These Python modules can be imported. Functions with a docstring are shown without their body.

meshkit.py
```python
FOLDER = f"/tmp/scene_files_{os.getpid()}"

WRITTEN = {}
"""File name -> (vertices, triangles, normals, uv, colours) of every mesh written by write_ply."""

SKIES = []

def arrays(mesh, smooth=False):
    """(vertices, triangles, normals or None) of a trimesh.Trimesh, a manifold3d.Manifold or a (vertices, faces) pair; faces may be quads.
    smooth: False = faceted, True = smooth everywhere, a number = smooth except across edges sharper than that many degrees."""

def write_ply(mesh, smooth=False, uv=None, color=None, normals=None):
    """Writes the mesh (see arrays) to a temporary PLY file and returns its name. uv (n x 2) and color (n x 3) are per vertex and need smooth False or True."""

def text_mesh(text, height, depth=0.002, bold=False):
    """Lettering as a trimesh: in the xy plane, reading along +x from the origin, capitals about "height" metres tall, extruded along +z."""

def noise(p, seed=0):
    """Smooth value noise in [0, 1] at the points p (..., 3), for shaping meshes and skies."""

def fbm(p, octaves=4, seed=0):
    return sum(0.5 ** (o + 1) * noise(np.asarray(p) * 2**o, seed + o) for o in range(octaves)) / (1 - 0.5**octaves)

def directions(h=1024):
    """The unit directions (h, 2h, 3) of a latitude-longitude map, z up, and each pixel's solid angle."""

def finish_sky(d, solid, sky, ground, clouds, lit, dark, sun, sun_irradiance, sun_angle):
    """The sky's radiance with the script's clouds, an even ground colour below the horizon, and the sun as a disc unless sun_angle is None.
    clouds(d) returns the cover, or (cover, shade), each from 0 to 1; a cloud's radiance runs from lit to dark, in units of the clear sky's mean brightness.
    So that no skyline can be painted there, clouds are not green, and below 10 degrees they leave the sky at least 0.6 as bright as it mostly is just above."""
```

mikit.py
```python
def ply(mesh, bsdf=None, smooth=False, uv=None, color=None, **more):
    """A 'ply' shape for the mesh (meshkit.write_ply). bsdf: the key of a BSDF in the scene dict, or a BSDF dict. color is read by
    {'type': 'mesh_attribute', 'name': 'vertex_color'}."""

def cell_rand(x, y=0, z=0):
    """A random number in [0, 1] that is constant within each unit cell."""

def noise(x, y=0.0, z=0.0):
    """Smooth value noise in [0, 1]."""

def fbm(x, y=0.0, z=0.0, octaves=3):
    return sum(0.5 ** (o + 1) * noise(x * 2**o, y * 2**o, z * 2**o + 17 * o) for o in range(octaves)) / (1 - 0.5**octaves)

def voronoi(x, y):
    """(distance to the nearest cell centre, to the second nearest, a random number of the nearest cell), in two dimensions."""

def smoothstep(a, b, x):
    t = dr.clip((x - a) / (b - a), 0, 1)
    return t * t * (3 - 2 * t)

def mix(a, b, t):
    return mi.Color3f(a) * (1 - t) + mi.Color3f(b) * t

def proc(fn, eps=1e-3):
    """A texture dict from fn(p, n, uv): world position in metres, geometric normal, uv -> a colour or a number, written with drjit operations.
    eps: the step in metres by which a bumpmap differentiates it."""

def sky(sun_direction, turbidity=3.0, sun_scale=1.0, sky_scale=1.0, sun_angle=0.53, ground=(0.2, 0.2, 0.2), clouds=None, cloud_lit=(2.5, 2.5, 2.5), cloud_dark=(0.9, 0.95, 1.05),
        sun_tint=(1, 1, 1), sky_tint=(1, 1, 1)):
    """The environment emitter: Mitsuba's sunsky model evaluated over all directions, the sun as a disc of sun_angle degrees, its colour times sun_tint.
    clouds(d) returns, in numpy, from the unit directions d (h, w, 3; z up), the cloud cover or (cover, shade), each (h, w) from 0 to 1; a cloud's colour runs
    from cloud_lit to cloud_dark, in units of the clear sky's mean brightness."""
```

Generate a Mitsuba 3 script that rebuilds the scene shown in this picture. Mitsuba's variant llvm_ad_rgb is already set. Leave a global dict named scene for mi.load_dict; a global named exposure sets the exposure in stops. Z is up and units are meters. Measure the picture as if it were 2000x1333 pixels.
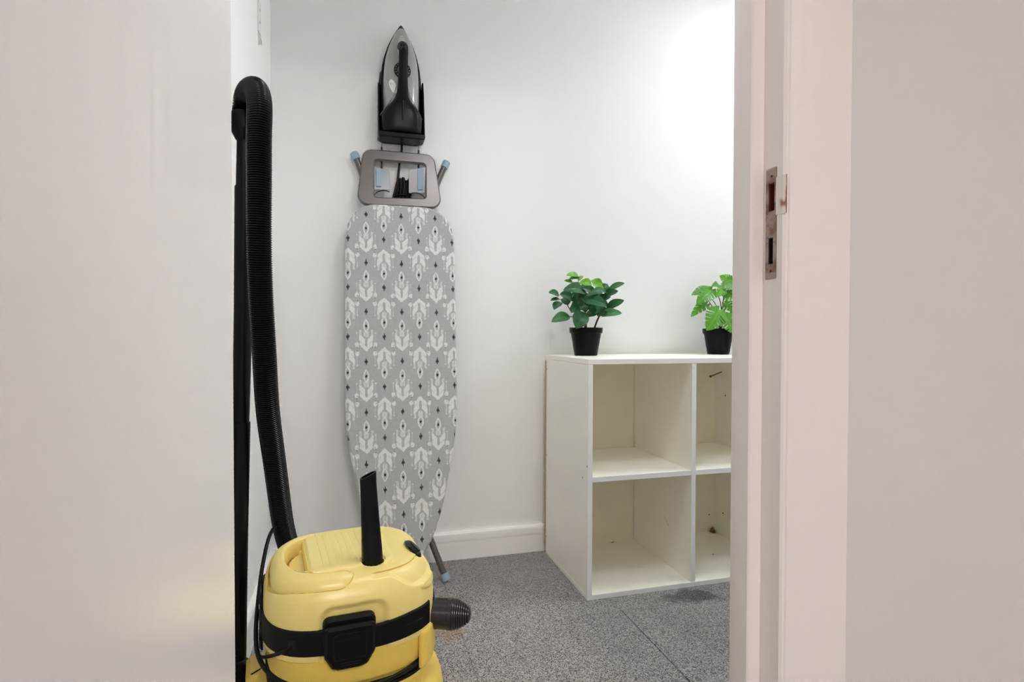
import math, random
import numpy as np, trimesh, drjit as dr, mitsuba as mi, mikit
import manifold3d as m3
from mikit import proc, noise, fbm, mix, smoothstep, voronoi, cell_rand
from scipy.interpolate import CubicSpline, PchipInterpolator
from shapely.geometry import Polygon, LineString, Point

T = mi.ScalarTransform4f
scene, labels = {}, {}
random.seed(7)
rng = np.random.default_rng(7)

# ------------------------------------------------------------------ camera, light, exposure
CAM_H = 0.8502
YAW, PITCH, ROLL = 0.2709, 0.0129, 0.0033
fw = np.array([math.sin(YAW) * math.cos(PITCH), math.cos(YAW) * math.cos(PITCH), -math.sin(PITCH)])
r0 = np.array([math.cos(YAW), -math.sin(YAW), 0.0])
u0 = np.cross(r0, fw)
rt = math.cos(ROLL) * r0 + math.sin(ROLL) * u0
up = np.cross(rt, fw)
eye = np.array([0, 0, CAM_H])
scene['camera'] = {'type': 'perspective', 'fov': 2 * math.degrees(math.atan(1000 / 1096.6)), 'fov_axis': 'x', 'near_clip': 0.02, 'far_clip': 50.0,
                   'to_world': T().look_at(origin=eye.tolist(), target=(eye + fw).tolist(), up=up.tolist())}
exposure = 0.17
CLOSET_LAMP = dict(pos=(1.72, 1.45, 2.385), r=0.18, rgb=(26.0, 28.2, 28.6))
ADDED_FILL_PENDANT = dict(pos=(0.48, 0.98, 2.00), r=0.17, rgb=(17.5, 17.7, 18.2))  # added pendant out of view, brightens the lower part of the room
HALL_LAMP = dict(pos=(0.30, -2.00, 2.385), r=0.34, rgb=(60.0, 55.3, 53.0))

# ------------------------------------------------------------------ material helpers
def rgb(*c):
    return {'type': 'rgb', 'value': [float(x) for x in c]}

def pbr(color, rough=0.5, spec=0.5, metallic=0.0, clearcoat=0.0, bump=None, scale=0.001, eps=1e-3, **kw):
    c = proc(color) if callable(color) else rgb(*color)
    d = {'type': 'principled', 'base_color': c, 'roughness': proc(rough) if callable(rough) else float(rough), 'specular': float(spec)}
    if metallic: d['metallic'] = float(metallic)
    if clearcoat: d['clearcoat'] = float(clearcoat); d['clearcoat_gloss'] = 0.9
    d.update(kw)
    if bump is not None:
        d = {'type': 'bumpmap', 'arbitrary': proc(bump, eps), 'scale': float(scale), 'bsdf': d}
    return {'type': 'twosided', 'bsdf': d}

def paint_fn(base, amp=0.03):
    def fn(p, n, uv):
        s = fbm(p.x * 2.3 + 5, p.y * 2.3 + 3, p.z * 2.3, 3) - 0.5
        g = noise(p.x * 240, p.y * 240, p.z * 240) - 0.5
        return mi.Color3f(*base) * (1 + amp * s + 0.012 * g)
    return fn

def roller(p, n, uv):
    return fbm(p.x * 190, p.y * 190, p.z * 190, 2) + 0.8 * noise(p.x * 35, p.y * 35, p.z * 35)

def brush(p, n, uv):
    return fbm(p.x * 160 + p.y * 160, p.z * 4.0, 3.0, 2)

M = scene
M['wall_paint'] = pbr(paint_fn((.885, .885, .880)), .62, .3, bump=roller, scale=.0004)
M['hall_paint'] = pbr(paint_fn((.665, .64, .63), .05), .55, .35, bump=roller, scale=.0005)
M['ceiling_paint'] = pbr((.90, .90, .895), .8, .2)
M['gloss_trim'] = pbr(paint_fn((.925, .918, .91), .03), .34, .5, bump=brush, scale=.0004)
M['frame_gloss'] = pbr(paint_fn((.80, .745, .725), .04), .36, .5, bump=brush, scale=.0006)
M['door_gloss'] = pbr(paint_fn((.79, .78, .775), .04), .23, .5, bump=brush, scale=.00035)

def carpet_fn(p, n, uv):
    a = noise(p.x * 720, p.y * 720, p.z * 100)
    b = noise(p.x * 400 + 31, p.y * 400 + 7, 2.0)
    c = fbm(p.x * 5, p.y * 5, 1.0, 3)
    v = dr.clip(0.55 * a + 0.45 * b, 0, 1)
    v = smoothstep(.14, .86, v)
    col = mix((.070, .064, .063), (.550, .524, .516), v)
    col = col * (0.86 + 0.28 * c)
    return col

def stained(p, n, uv):
    col = carpet_fn(p, n, uv)
    def blob(x, y, rx, ry, s):
        w = fbm(p.x * 22 + s, p.y * 22, s, 3) - .5
        d = dr.sqrt(dr.square((p.x - x) / rx) + dr.square((p.y - y) / ry)) + 1.3 * w
        return 1 - smoothstep(.55, 1.15, d)
    dark = blob(1.06, 1.597, .10, .05, 3.0)
    brown = blob(.25, 1.574, .05, .05, 9.0)
    col = col * (1 - .55 * dark)
    col = mix(col, col * mi.Color3f(1.0, .78, .58), .8 * brown)
    return col

def carpet_bump(p, n, uv):
    return noise(p.x * 720, p.y * 720, 1.0) + .8 * noise(p.x * 400 + 31, p.y * 400 + 7, 2.0)

M['carpet'] = pbr(stained, .95, .1, bump=carpet_bump, scale=.0028, eps=8e-4)
M['underlay'] = pbr((.03, .03, .032), .95, .1)
def cream(p, n, uv):
    g = noise(p.x * 500, p.y * 500, p.z * 500) - .5
    s = fbm(p.x * 9, p.y * 9, p.z * 9, 3) - .5
    # a short grey scuff on the divider
    d = (p.y - 1.802) * .65 - (p.z - .172) * .76 + .012 * (fbm(p.y * 160, p.z * 160, 3.0, 2) - .5)
    along = dr.abs((p.y - 1.802) * .76 + (p.z - .172) * .65)
    scuff = (1 - smoothstep(.0008, .0040, dr.abs(d))) * (1 - smoothstep(.016, .026, along)) * dr.select(dr.abs(p.x - 1.0841) < .0012, 1.0, 0.0)
    return mi.Color3f(.925, .905, .825) * (1 + .05 * g + .05 * s) * (1 - .22 * scuff)
M['melamine'] = pbr(cream, .38, .5)
M['edge_tape'] = pbr((.93, .93, .925), .35, .5)
M['backboard'] = pbr(lambda p, n, uv: mi.Color3f(.88, .84, .68) * (1 + .05 * (noise(p.x * 500, p.y * 500, p.z * 500) - .5)), .45, .4)
M['raw_board'] = pbr((.42, .31, .22), .8, .2)
M['hole_dark'] = pbr((.03, .022, .018), .8, .2)
M['rust'] = pbr(lambda p, n, uv: mix((.11, .055, .03), (.26, .13, .05), noise(p.x * 400, p.y * 400, p.z * 400)), .6, .4, metallic=.3)
M['dirt_brown'] = pbr(lambda p, n, uv: mix((.10, .055, .03), (.33, .20, .10), noise(p.x * 500, p.y * 500, p.z * 500)), .9, .1)
M['black_plastic'] = pbr((.0035, .0035, .0037), .32, .18)
M['black_matte'] = pbr((.0045, .0045, .0047), .45, .15)
M['black_gloss'] = pbr((.003, .003, .0034), .12, .3)
M['hose_black'] = pbr((.003, .003, .0033), .24, .3)
M['cable_black'] = pbr((.004, .004, .0043), .40, .2)
M['grey_plastic'] = pbr((.020, .016, .0175), .26, .45)
M['yellow_plastic'] = pbr(lambda p, n, uv: mi.Color3f(.775, .635, .215) * (1 + .03 * (noise(p.x * 900, p.y * 900, p.z * 900) - .5)), .34, .6)
M['yellow_drum'] = pbr((.82, .60, .115), .33, .5)
M['pot_black'] = pbr((.003, .003, .0033), .34, .14)
M['soil'] = pbr(lambda p, n, uv: mix((.01, .008, .006), (.05, .04, .03), noise(p.x * 300, p.y * 300, p.z * 300)), .95, .1)
M['stem_brown'] = pbr((.085, .050, .035), .6, .3)
M['stem_green'] = pbr((.12, .13, .035), .6, .3)
GREENS = {'darker': (.026, .115, .040), 'vivid': (.150, .390, .030), 'pale': (.085, .235, .095)}      # darker, vivid and pale greens, one per leaf
LIGHT_GREENS = {'darker': (.080, .275, .018), 'vivid': (.110, .330, .020), 'pale': (.14, .33, .09)}
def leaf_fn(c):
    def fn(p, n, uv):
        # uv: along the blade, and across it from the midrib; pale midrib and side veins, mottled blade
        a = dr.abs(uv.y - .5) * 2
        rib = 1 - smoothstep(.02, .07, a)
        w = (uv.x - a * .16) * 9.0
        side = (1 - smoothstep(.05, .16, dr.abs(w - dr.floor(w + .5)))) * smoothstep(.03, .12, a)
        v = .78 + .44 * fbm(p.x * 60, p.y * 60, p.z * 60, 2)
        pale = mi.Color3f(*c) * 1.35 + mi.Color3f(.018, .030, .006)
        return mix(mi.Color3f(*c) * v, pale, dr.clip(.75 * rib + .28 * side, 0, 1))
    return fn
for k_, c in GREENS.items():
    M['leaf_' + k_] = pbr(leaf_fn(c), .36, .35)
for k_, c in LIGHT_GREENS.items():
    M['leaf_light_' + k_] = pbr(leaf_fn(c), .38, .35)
M['rest_metal'] = pbr(lambda p, n, uv: mi.Color3f(.165, .152, .146) * (1 + .12 * (noise(p.x * 700, p.y * 700, p.z * 700) - .5)), .33, .5, metallic=.55)
M['tube_grey'] = pbr((.115, .110, .108), .32, .5, metallic=.4)
M['silver_plate'] = pbr((.40, .415, .44), .34, .5, metallic=.8)
M['blue_rubber'] = pbr((.30, .41, .50), .55, .35)
M['wire_dark'] = pbr((.02, .02, .02), .4, .5)
M['wire_steel'] = pbr((.35, .33, .31), .35, .5, metallic=.9)
M['tank_grey'] = pbr((.33, .332, .318), .14, .5, clearcoat=.5)
M['tank_light'] = pbr((.44, .45, .45), .12, .5, clearcoat=.6)
M['soleplate'] = pbr((.20, .20, .205), .25, .5, metallic=.9)
M['sticker_white'] = pbr((.80, .80, .77), .45, .4)
M['mark_grey'] = pbr((.38, .38, .38), .5, .4)
M['white_plastic'] = pbr((.80, .80, .79), .4, .4)
M['plaster_grey'] = pbr(lambda p, n, uv: mix((.42, .41, .40), (.78, .77, .75), noise(p.x * 260, p.y * 260, p.z * 260)), .9, .1)
def strike_fn(p, n, uv):
    a = fbm(p.x * 60, p.y * 60, p.z * 60, 3)
    b = noise(p.x * 420, p.y * 420, p.z * 420)
    c = mix((.36, .29, .25), (.20, .125, .095), smoothstep(.40, .68, a))
    return mix(c, (.10, .06, .045), .5 * smoothstep(.72, .9, b))
M['strike_steel'] = pbr(strike_fn, .42, .5, metallic=.55)
M['bare_wood'] = pbr(lambda p, n, uv: mix((.16, .040, .020), (.05, .014, .009), fbm(p.x * 90, p.y * 90, p.z * 22, 3)), .8, .2)
M['pink_chip'] = pbr((.62, .42, .32), .8, .2)

# the printed ironing board cover: an ikat print, white feathered motifs and small black fleurs on woven grey
PU, PV, U0, V0 = .1195, .1690, .1525, 1.2130
def cover_fn(p, n, uv):
    X, Z = p.x, p.z
    def tile(v, period):
        return v - period * dr.floor(v / period + .5)
    def box(x, y, hx, hy, soft=.0007):
        d = dr.maximum(dr.abs(x) - hx, dr.abs(y) - hy)
        return 1 - smoothstep(-soft, soft, d)
    wob = (noise(X * 420, Z * 160, 1.0) - .5) * .0024
    wobz = (noise(X * 500, Z * 90, 4.0) - .5) * .0040
    def motif(u, v):
        u, v = mi.Float(u), mi.Float(v)
        a = dr.abs(u) + wob
        w = v + wobz
        # eye: almond ring
        e = a / .0105 + dr.square(w / .0235)
        ring = (1 - smoothstep(.90, 1.05, e)) * smoothstep(.45, .60, e + .0)
        pin = box(u, w + .027, .0006, .012)
        # chevron arms (V)
        c1 = w - (-.060 + a * 1.05)
        arm = box(a - .0135, 0.0, .0095, 1.0) * box(c1, 0.0, .0115, 1.0)
        arm = arm * smoothstep(.0030, .0042, a)
        # solid tip V
        c2 = w - (-.0790 + a * .95)
        tip = box(a - .0085, 0.0, .0125, 1.0) * box(c2, 0.0, .0075, 1.0)
        # feathers between the arms
        f = smoothstep(.25, .75, noise(a * 330, 3.0, 7.0)) * box(a - .011, 0.0, .0095, 1.0) * box(w + .030 - a * .55, 0.0, .0085, 1.0)
        # side drops with stems
        b = dr.square((a - .0305) / .0068) + dr.square((w + .064) / .0085)
        drop = (1 - smoothstep(.8, 1.1, b))
        stem = box(a - .0305, w + .045, .0007, .018) 
        dot = 1 - smoothstep(.0020, .0030, dr.sqrt(dr.square(a - .0305) + dr.square(w + .024)))
        stem2 = box(a - .0215, w + .030, .0007, .014)
        dot2 = 1 - smoothstep(.0016, .0026, dr.sqrt(dr.square(a - .0215) + dr.square(w + .014)))
        white = dr.maximum(dr.maximum(dr.maximum(ring, pin * .8), dr.maximum(arm, tip)), dr.maximum(dr.maximum(f * .75, drop), dr.maximum(dr.maximum(stem, stem2) * .8, dr.maximum(dot, dot2))))
        # black: eye pupil, beads, fleur
        pup = 1 - smoothstep(.8, 1.1, dr.abs(u) / .0042 + dr.abs(w) / .0058)
        bead = 1 - smoothstep(.0012, .0022, dr.sqrt(dr.square(a - .0305) + dr.square(w + .0735)))
        bead2 = 1 - smoothstep(.0010, .0020, dr.sqrt(dr.square(a - .0315) + dr.square(w + .0900)))
        g = w - .0490
        fle = dr.maximum(dr.maximum(box(u, g, .0014, .0110), 1 - smoothstep(.8, 1.15, dr.square(u / .0026) + dr.square((g - .001) / .0085))),
                         1 - smoothstep(.75, 1.2, dr.square((dr.abs(u) - .0036) / .0019) + dr.square((g + .0012) / .0042)))
        black = dr.maximum(dr.maximum(pup, fle * .93), dr.maximum(bead, bead2) * .75)
        return white, black
    ua = tile(X - U0, PU)
    va = tile(Z - V0 + .0215, PV) - .0215
    ub = tile(X - U0 - PU * .5, PU)
    vb = tile(-(Z - V0 - .0120) + .0215, PV) - .0215
    wa, ka = motif(ua, va)
    wb, kb = motif(ub, vb)
    white = dr.clip(dr.maximum(wa, wb), 0, 1)
    black = dr.clip(dr.maximum(ka, kb), 0, 1)
    thread = .5 + .25 * dr.sin(X * 6.2832 / .0017) + .25 * dr.sin(Z * 6.2832 / .0017)
    slub = noise(X * 90, Z * 900, 2.0) * .5 + noise(X * 900, Z * 90, 5.0) * .5
    grey = mi.Color3f(.425, .427, .426) * (.86 + .12 * thread + .20 * slub)
    col = mix(grey, mi.Color3f(.78, .78, .77) * (.92 + .12 * slub), white * (.86 + .14 * noise(X * 700, Z * 700, 3.0)))
    return mix(col, (.018, .018, .02), black)
M['cover_print'] = pbr(cover_fn, .85, .2, bump=lambda p, n, uv: dr.sin(p.x * 6.2832 / .0017) + dr.sin(p.z * 6.2832 / .0017), scale=.00006, eps=3e-4)

# ------------------------------------------------------------------ mesh helpers
def tm(v, f):
    v = np.asarray(v, float); f = np.asarray(f, int)
    if f.shape[1] == 4:
        f = np.vstack([f[:, [0, 1, 2]], f[:, [0, 2, 3]]])
    return trimesh.Trimesh(v, f, process=False)

def fixed(m):
    m.merge_vertices()
    m.fix_normals()
    return m

def cat(*ms):
    return trimesh.util.concatenate([m for m in ms])

def box(x0, x1, y0, y1, z0, z1, b=0.0):
    if b <= 0:
        m = trimesh.creation.box((x1 - x0, y1 - y0, z1 - z0))
        m.apply_translation(((x0 + x1) / 2, (y0 + y1) / 2, (z0 + z1) / 2))
        return m
    pts = []
    for k in range(3):
        q = [b, b, b]; q[k] = 0
        for s in np.ndindex(2, 2, 2):
            pts.append([(x0 + q[0], x1 - q[0])[s[0]], (y0 + q[1], y1 - q[1])[s[1]], (z0 + q[2], z1 - q[2])[s[2]]])
    return trimesh.convex.convex_hull(np.array(pts))

def frames(path):
    p = np.asarray(path, float)
    t = np.gradient(p, axis=0); t /= np.linalg.norm(t, axis=1, keepdims=True)
    a = np.cross(t[0], [0.13, 0.3, 0.94])
    if np.linalg.norm(a) < .1: a = np.cross(t[0], [1, 0.1, 0])
    a /= np.linalg.norm(a); A = [a]
    for k in range(1, len(p)):
        a = A[-1] - t[k] * (A[-1] @ t[k]); A.append(a / np.linalg.norm(a))
    A = np.array(A)
    return p, t, A, np.cross(t, A)

def tube(path, r, sides=14, caps=True, closed=False, sect=None):
    p, t, A, B = frames(path)
    n = len(p); r = np.broadcast_to(r, (n,))
    ang = np.arange(sides) * 2 * math.pi / sides
    cx, cy = (np.cos(ang), np.sin(ang)) if sect is None else sect
    sides = len(cx)
    v = p[:, None] + r[:, None, None] * (cx[None, :, None] * A[:, None] + cy[None, :, None] * B[:, None])
    i, j = np.meshgrid(np.arange(n - 1), np.arange(sides), indexing='ij')
    f = np.stack([i * sides + j, i * sides + (j + 1) % sides, (i + 1) * sides + (j + 1) % sides, (i + 1) * sides + j], -1).reshape(-1, 4)
    f = np.vstack([f[:, [0, 1, 2]], f[:, [0, 2, 3]]])
    v = v.reshape(-1, 3)
    if caps:
        c0, c1 = len(v), len(v) + 1
        v = np.vstack([v, p[0], p[-1]])
        k = np.arange(sides); o = (n - 1) * sides
        f = np.vstack([f, np.stack([(k + 1) % sides, k, 0 * k + c0], 1), np.stack([o + k, o + (k + 1) % sides, 0 * k + c1], 1)])
    return tm(v, f)

def spline(pts, n, closed=False):
    pts = np.asarray(pts, float)
    d = np.r_[0, np.cumsum(np.maximum(np.linalg.norm(np.diff(pts, axis=0), axis=1), 1e-6))]
    cs = CubicSpline(d, pts)
    s = np.linspace(0, d[-1], 4000); q = cs(s)
    L = np.r_[0, np.cumsum(np.linalg.norm(np.diff(q, axis=0), axis=1))]
    return np.stack([np.interp(np.linspace(0, L[-1], n), L, q[:, k]) for k in range(3)], 1), L[-1]

def ring_loft(rings, cap0=True, cap1=True):
    """rings: (levels, n, 3) closed loops; caps are fans to the ring centre"""
    R = np.asarray(rings, float); L, n = R.shape[:2]
    i, j = np.meshgrid(np.arange(L - 1), np.arange(n), indexing='ij')
    f = np.stack([i * n + j, i * n + (j + 1) % n, (i + 1) * n + (j + 1) % n, (i + 1) * n + j], -1).reshape(-1, 4)
    f = np.vstack([f[:, [0, 1, 2]], f[:, [0, 2, 3]]])
    v = R.reshape(-1, 3); k = np.arange(n)
    if cap0:
        f = np.vstack([f, np.stack([(k + 1) % n, k, 0 * k + len(v)], 1)]); v = np.vstack([v, R[0].mean(0)])
    if cap1:
        o = (L - 1) * n
        f = np.vstack([f, np.stack([o + k, o + (k + 1) % n, 0 * k + len(v)], 1)]); v = np.vstack([v, R[-1].mean(0)])
    return tm(v, f)

def lathe(profile, sides=40, x=0, y=0, z=0, closed=False):
    pr = np.asarray(profile, float)
    if closed: pr = np.vstack([pr, pr[:1]])
    a = np.arange(sides) * 2 * math.pi / sides
    R = np.stack([pr[:, None, 0] * np.cos(a), pr[:, None, 0] * np.sin(a), np.broadcast_to(pr[:, None, 1], (len(pr), sides))], -1)
    m = ring_loft(R, not closed, not closed); m.apply_translation((x, y, z)); return m

def slab(poly, t, bevel=.001, to=None):
    """A plate from a shapely polygon (may have holes), thickness t along +z, edges chamfered on both sides; 'to' = 4x4 placing matrix."""
    b = min(bevel, t * .45)
    parts = []
    def ex(pg, z0, z1):
        return trimesh.creation.extrude_polygon(pg, z1 - z0).apply_translation((0, 0, z0))
    inner = poly.buffer(-b, join_style=1)
    def loop(c):
        return np.asarray(c.coords)[:-1]
    v, f = [], []
    def add_tri(pg, z, flip):
        tv, tf = trimesh.creation.triangulate_polygon(pg, engine='earcut')
        o = sum(len(q) for q in v)
        v.append(np.c_[tv, np.full(len(tv), z)]); f.append((tf[:, ::-1] if flip else tf) + o)
    def wall(l0, z0, l1, z1):
        n = len(l0); o = sum(len(q) for q in v)
        v.append(np.vstack([np.c_[l0, np.full(n, z0)], np.c_[l1, np.full(n, z1)]]))
        k = np.arange(n); k1 = (k + 1) % n
        f.append(np.vstack([np.stack([k, k1, n + k1], 1), np.stack([k, n + k1, n + k], 1)]) + o)
    def off(l, ccw):
        # inset a loop by b along its vertex normals
        e = np.roll(l, -1, 0) - l; e /= np.maximum(np.linalg.norm(e, axis=1, keepdims=True), 1e-12)
        nrm = np.stack([-e[:, 1], e[:, 0]], 1)
        m = nrm + np.roll(nrm, 1, 0); m /= np.maximum(np.linalg.norm(m, axis=1, keepdims=True), 1e-9)
        c = np.clip((m * nrm).sum(1, keepdims=True), .4, 1)
        return l + m * b / c
    from shapely.geometry.polygon import orient
    poly = orient(poly, 1.0)
    loops = [loop(poly.exterior)] + [loop(h) for h in poly.interiors]
    ins = [off(l, True) for l in loops]
    pin = Polygon(ins[0], ins[1:])
    if not pin.is_valid: pin = pin.buffer(0)
    for z, flip in ((0, True), (t, False)):
        tv, tf = trimesh.creation.triangulate_polygon(pin, engine='earcut')
        o = sum(len(q) for q in v); v.append(np.c_[tv, np.full(len(tv), z)]); f.append((tf[:, ::-1] if flip else tf) + o)
    for l, i in zip(loops, ins):
        wall(i, 0, l, b); wall(l, b, l, t - b); wall(l, t - b, i, t)
    m = tm(np.vstack(v), np.vstack(f)); m.merge_vertices(digits_vertex=7)
    if to is not None: m.apply_transform(to)
    return m

def rrect(x0, x1, y0, y1, r, n=8):
    return Polygon([(x0, y0), (x1, y0), (x1, y1), (x0, y1)]).buffer(-r, join_style=1).buffer(r, quad_segs=n)

def rpoly(pts, r, n=8):
    return Polygon(pts).buffer(-r, join_style=1).buffer(r, quad_segs=n)

def frame4(o, x, y, z):
    m = np.eye(4); m[:3, 0], m[:3, 1], m[:3, 2], m[:3, 3] = x, y, z, o; return m

# plates standing in the xz plane: local (x, y, z) -> world (x, z up, towards the camera = -y)
def standing(x=0, y=0, z=0):
    return frame4((x, y, z), (1, 0, 0), (0, 0, 1), (0, -1, 0))

def key_for(key):
    if key not in scene: return key
    k = 1
    while '%s_%03d' % (key, k) in scene: k += 1
    return '%s_%03d' % (key, k)

def put(key, mesh, bsdf, smooth=30, label=None, category=None, group=None, kind=None, **more):
    key = key_for(key)
    scene[key] = mesh if isinstance(mesh, dict) else mikit.ply(mesh, bsdf, smooth, **more)
    tag(key, label, category, group, kind)
    return key

def tag(key, label=None, category=None, group=None, kind=None):
    d = {k: v for k, v in (('label', label), ('category', category), ('group', group), ('kind', kind)) if v}
    if d: labels[key] = {**labels.get(key, {}), **d}

# ------------------------------------------------------------------ the setting
YB, XL, XR, ZC = 2.0895, -0.2831, 2.15, 2.40        # closet: back wall, left wall, right wall, ceiling
YF0, YF1 = 0.665, 0.775                             # the wall with the doorway: hall face, closet face
OX0, OX1, OZ = -0.169, 0.580, 2.00                  # doorway between the jamb faces
HX0, HX1, HY0 = -1.45, 2.15, -3.40                  # hall
put('wall_back', box(XL - .1, XR + .1, YB, YB + .1, 0, ZC), 'wall_paint', False, 'white painted back wall of the cupboard room', kind='structure')
put('wall_left', box(XL - .1, XL, YF1, YB, 0, ZC), 'wall_paint', False, 'white painted narrow left wall behind the vacuum hose', kind='structure')
put('wall_right', box(XR, XR + .1, YF1, YB, 0, ZC), 'wall_paint', False, 'white painted right wall of the cupboard room', kind='structure')
g = .028
outer = Polygon([(HX0, 0), (OX0 - g, 0), (OX0 - g, OZ + g), (OX1 + g, OZ + g), (OX1 + g, 0), (max(HX1, XR) + .1, 0), (max(HX1, XR) + .1, ZC), (HX0, ZC)])
wf = trimesh.creation.extrude_polygon(outer, YF1 - YF0); wf.apply_transform(standing(0, YF1, 0))
put('wall_front', wf, 'hall_paint', False, 'off-white hall wall right of the door frame', kind='structure')
put('wall_hall_left', box(HX0 - .1, HX0, HY0 - .1, YF1, 0, ZC), 'hall_paint', False, 'hall wall on the left', kind='structure')
put('wall_hall_right', box(HX1, HX1 + .1, HY0 - .1, YF0, 0, ZC), 'hall_paint', False, 'hall wall on the right', kind='structure')
put('wall_hall_rear', box(HX0, HX1, HY0 - .1, HY0, 0, ZC), 'hall_paint', False, 'hall wall behind the viewer', kind='structure')
put('ceiling', box(HX0 - .1, XR + .2, HY0 - .1, YB + .1, ZC, ZC + .08), 'ceiling_paint', False, 'white ceiling', kind='structure')
put('floor', box(HX0 - .1, XR + .1, HY0 - .1, YB, -.05, -.008), 'underlay', False, 'floor under speckled grey carpet tiles', kind='structure')

# carpet tiles, each one a piece with slightly eased edges; seams at x = .787 + k/2, y = 1.06 + k/2
xs = sorted({max(HX0, min(XR, .787 + .5 * k)) for k in range(-6, 5)}); ys = sorted({max(HY0, min(YB, 1.06 + .5 * k)) for k in range(-7, 4)})
for a, b in zip(xs[:-1], xs[1:]):
    for c, d in zip(ys[:-1], ys[1:]):
        if b - a < .01 or d - c < .01: continue
        gx0 = .0012 if abs(a - .787) < 1e-6 and 1.0 < c < 1.3 else .0002
        gx1 = .0012 if abs(b - .787) < 1e-6 and 1.0 < c < 1.3 else .0002
        put('floor__carpet_tile', box(a + gx0, b - gx1, c + .0003, d - .0003, -.008, 0, .0012), 'carpet', False)

# skirting boards: a plain board with a rounded bead and a step below it
def skirting(x0, y0, x1, y1, nx, ny, h=.104):
    prof = [(0, 0), (.014, 0), (.014, .066), (.0155, .070), (.0165, .076), (.0165, .092), (.0150, .098), (.0110, .1025), (.005, h), (0, h)]
    a = np.array([(x0 + nx * d, y0 + ny * d, z) for d, z in prof]); b = np.array([(x1 + nx * d, y1 + ny * d, z) for d, z in prof])
    return fixed(ring_loft([a, b]))
put('baseboard_back', skirting(XL, YB, XR, YB, 0, -1), 'gloss_trim', 25, 'white skirting board along the back wall', kind='structure')
put('baseboard_left', skirting(XL, YF1, XL, YB, 1, 0), 'gloss_trim', 25, 'white skirting board along the left wall', kind='structure')
put('baseboard_right', skirting(XR, YF1, XR, YB, -1, 0), 'gloss_trim', 25, 'white skirting board along the right wall', kind='structure')

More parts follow.
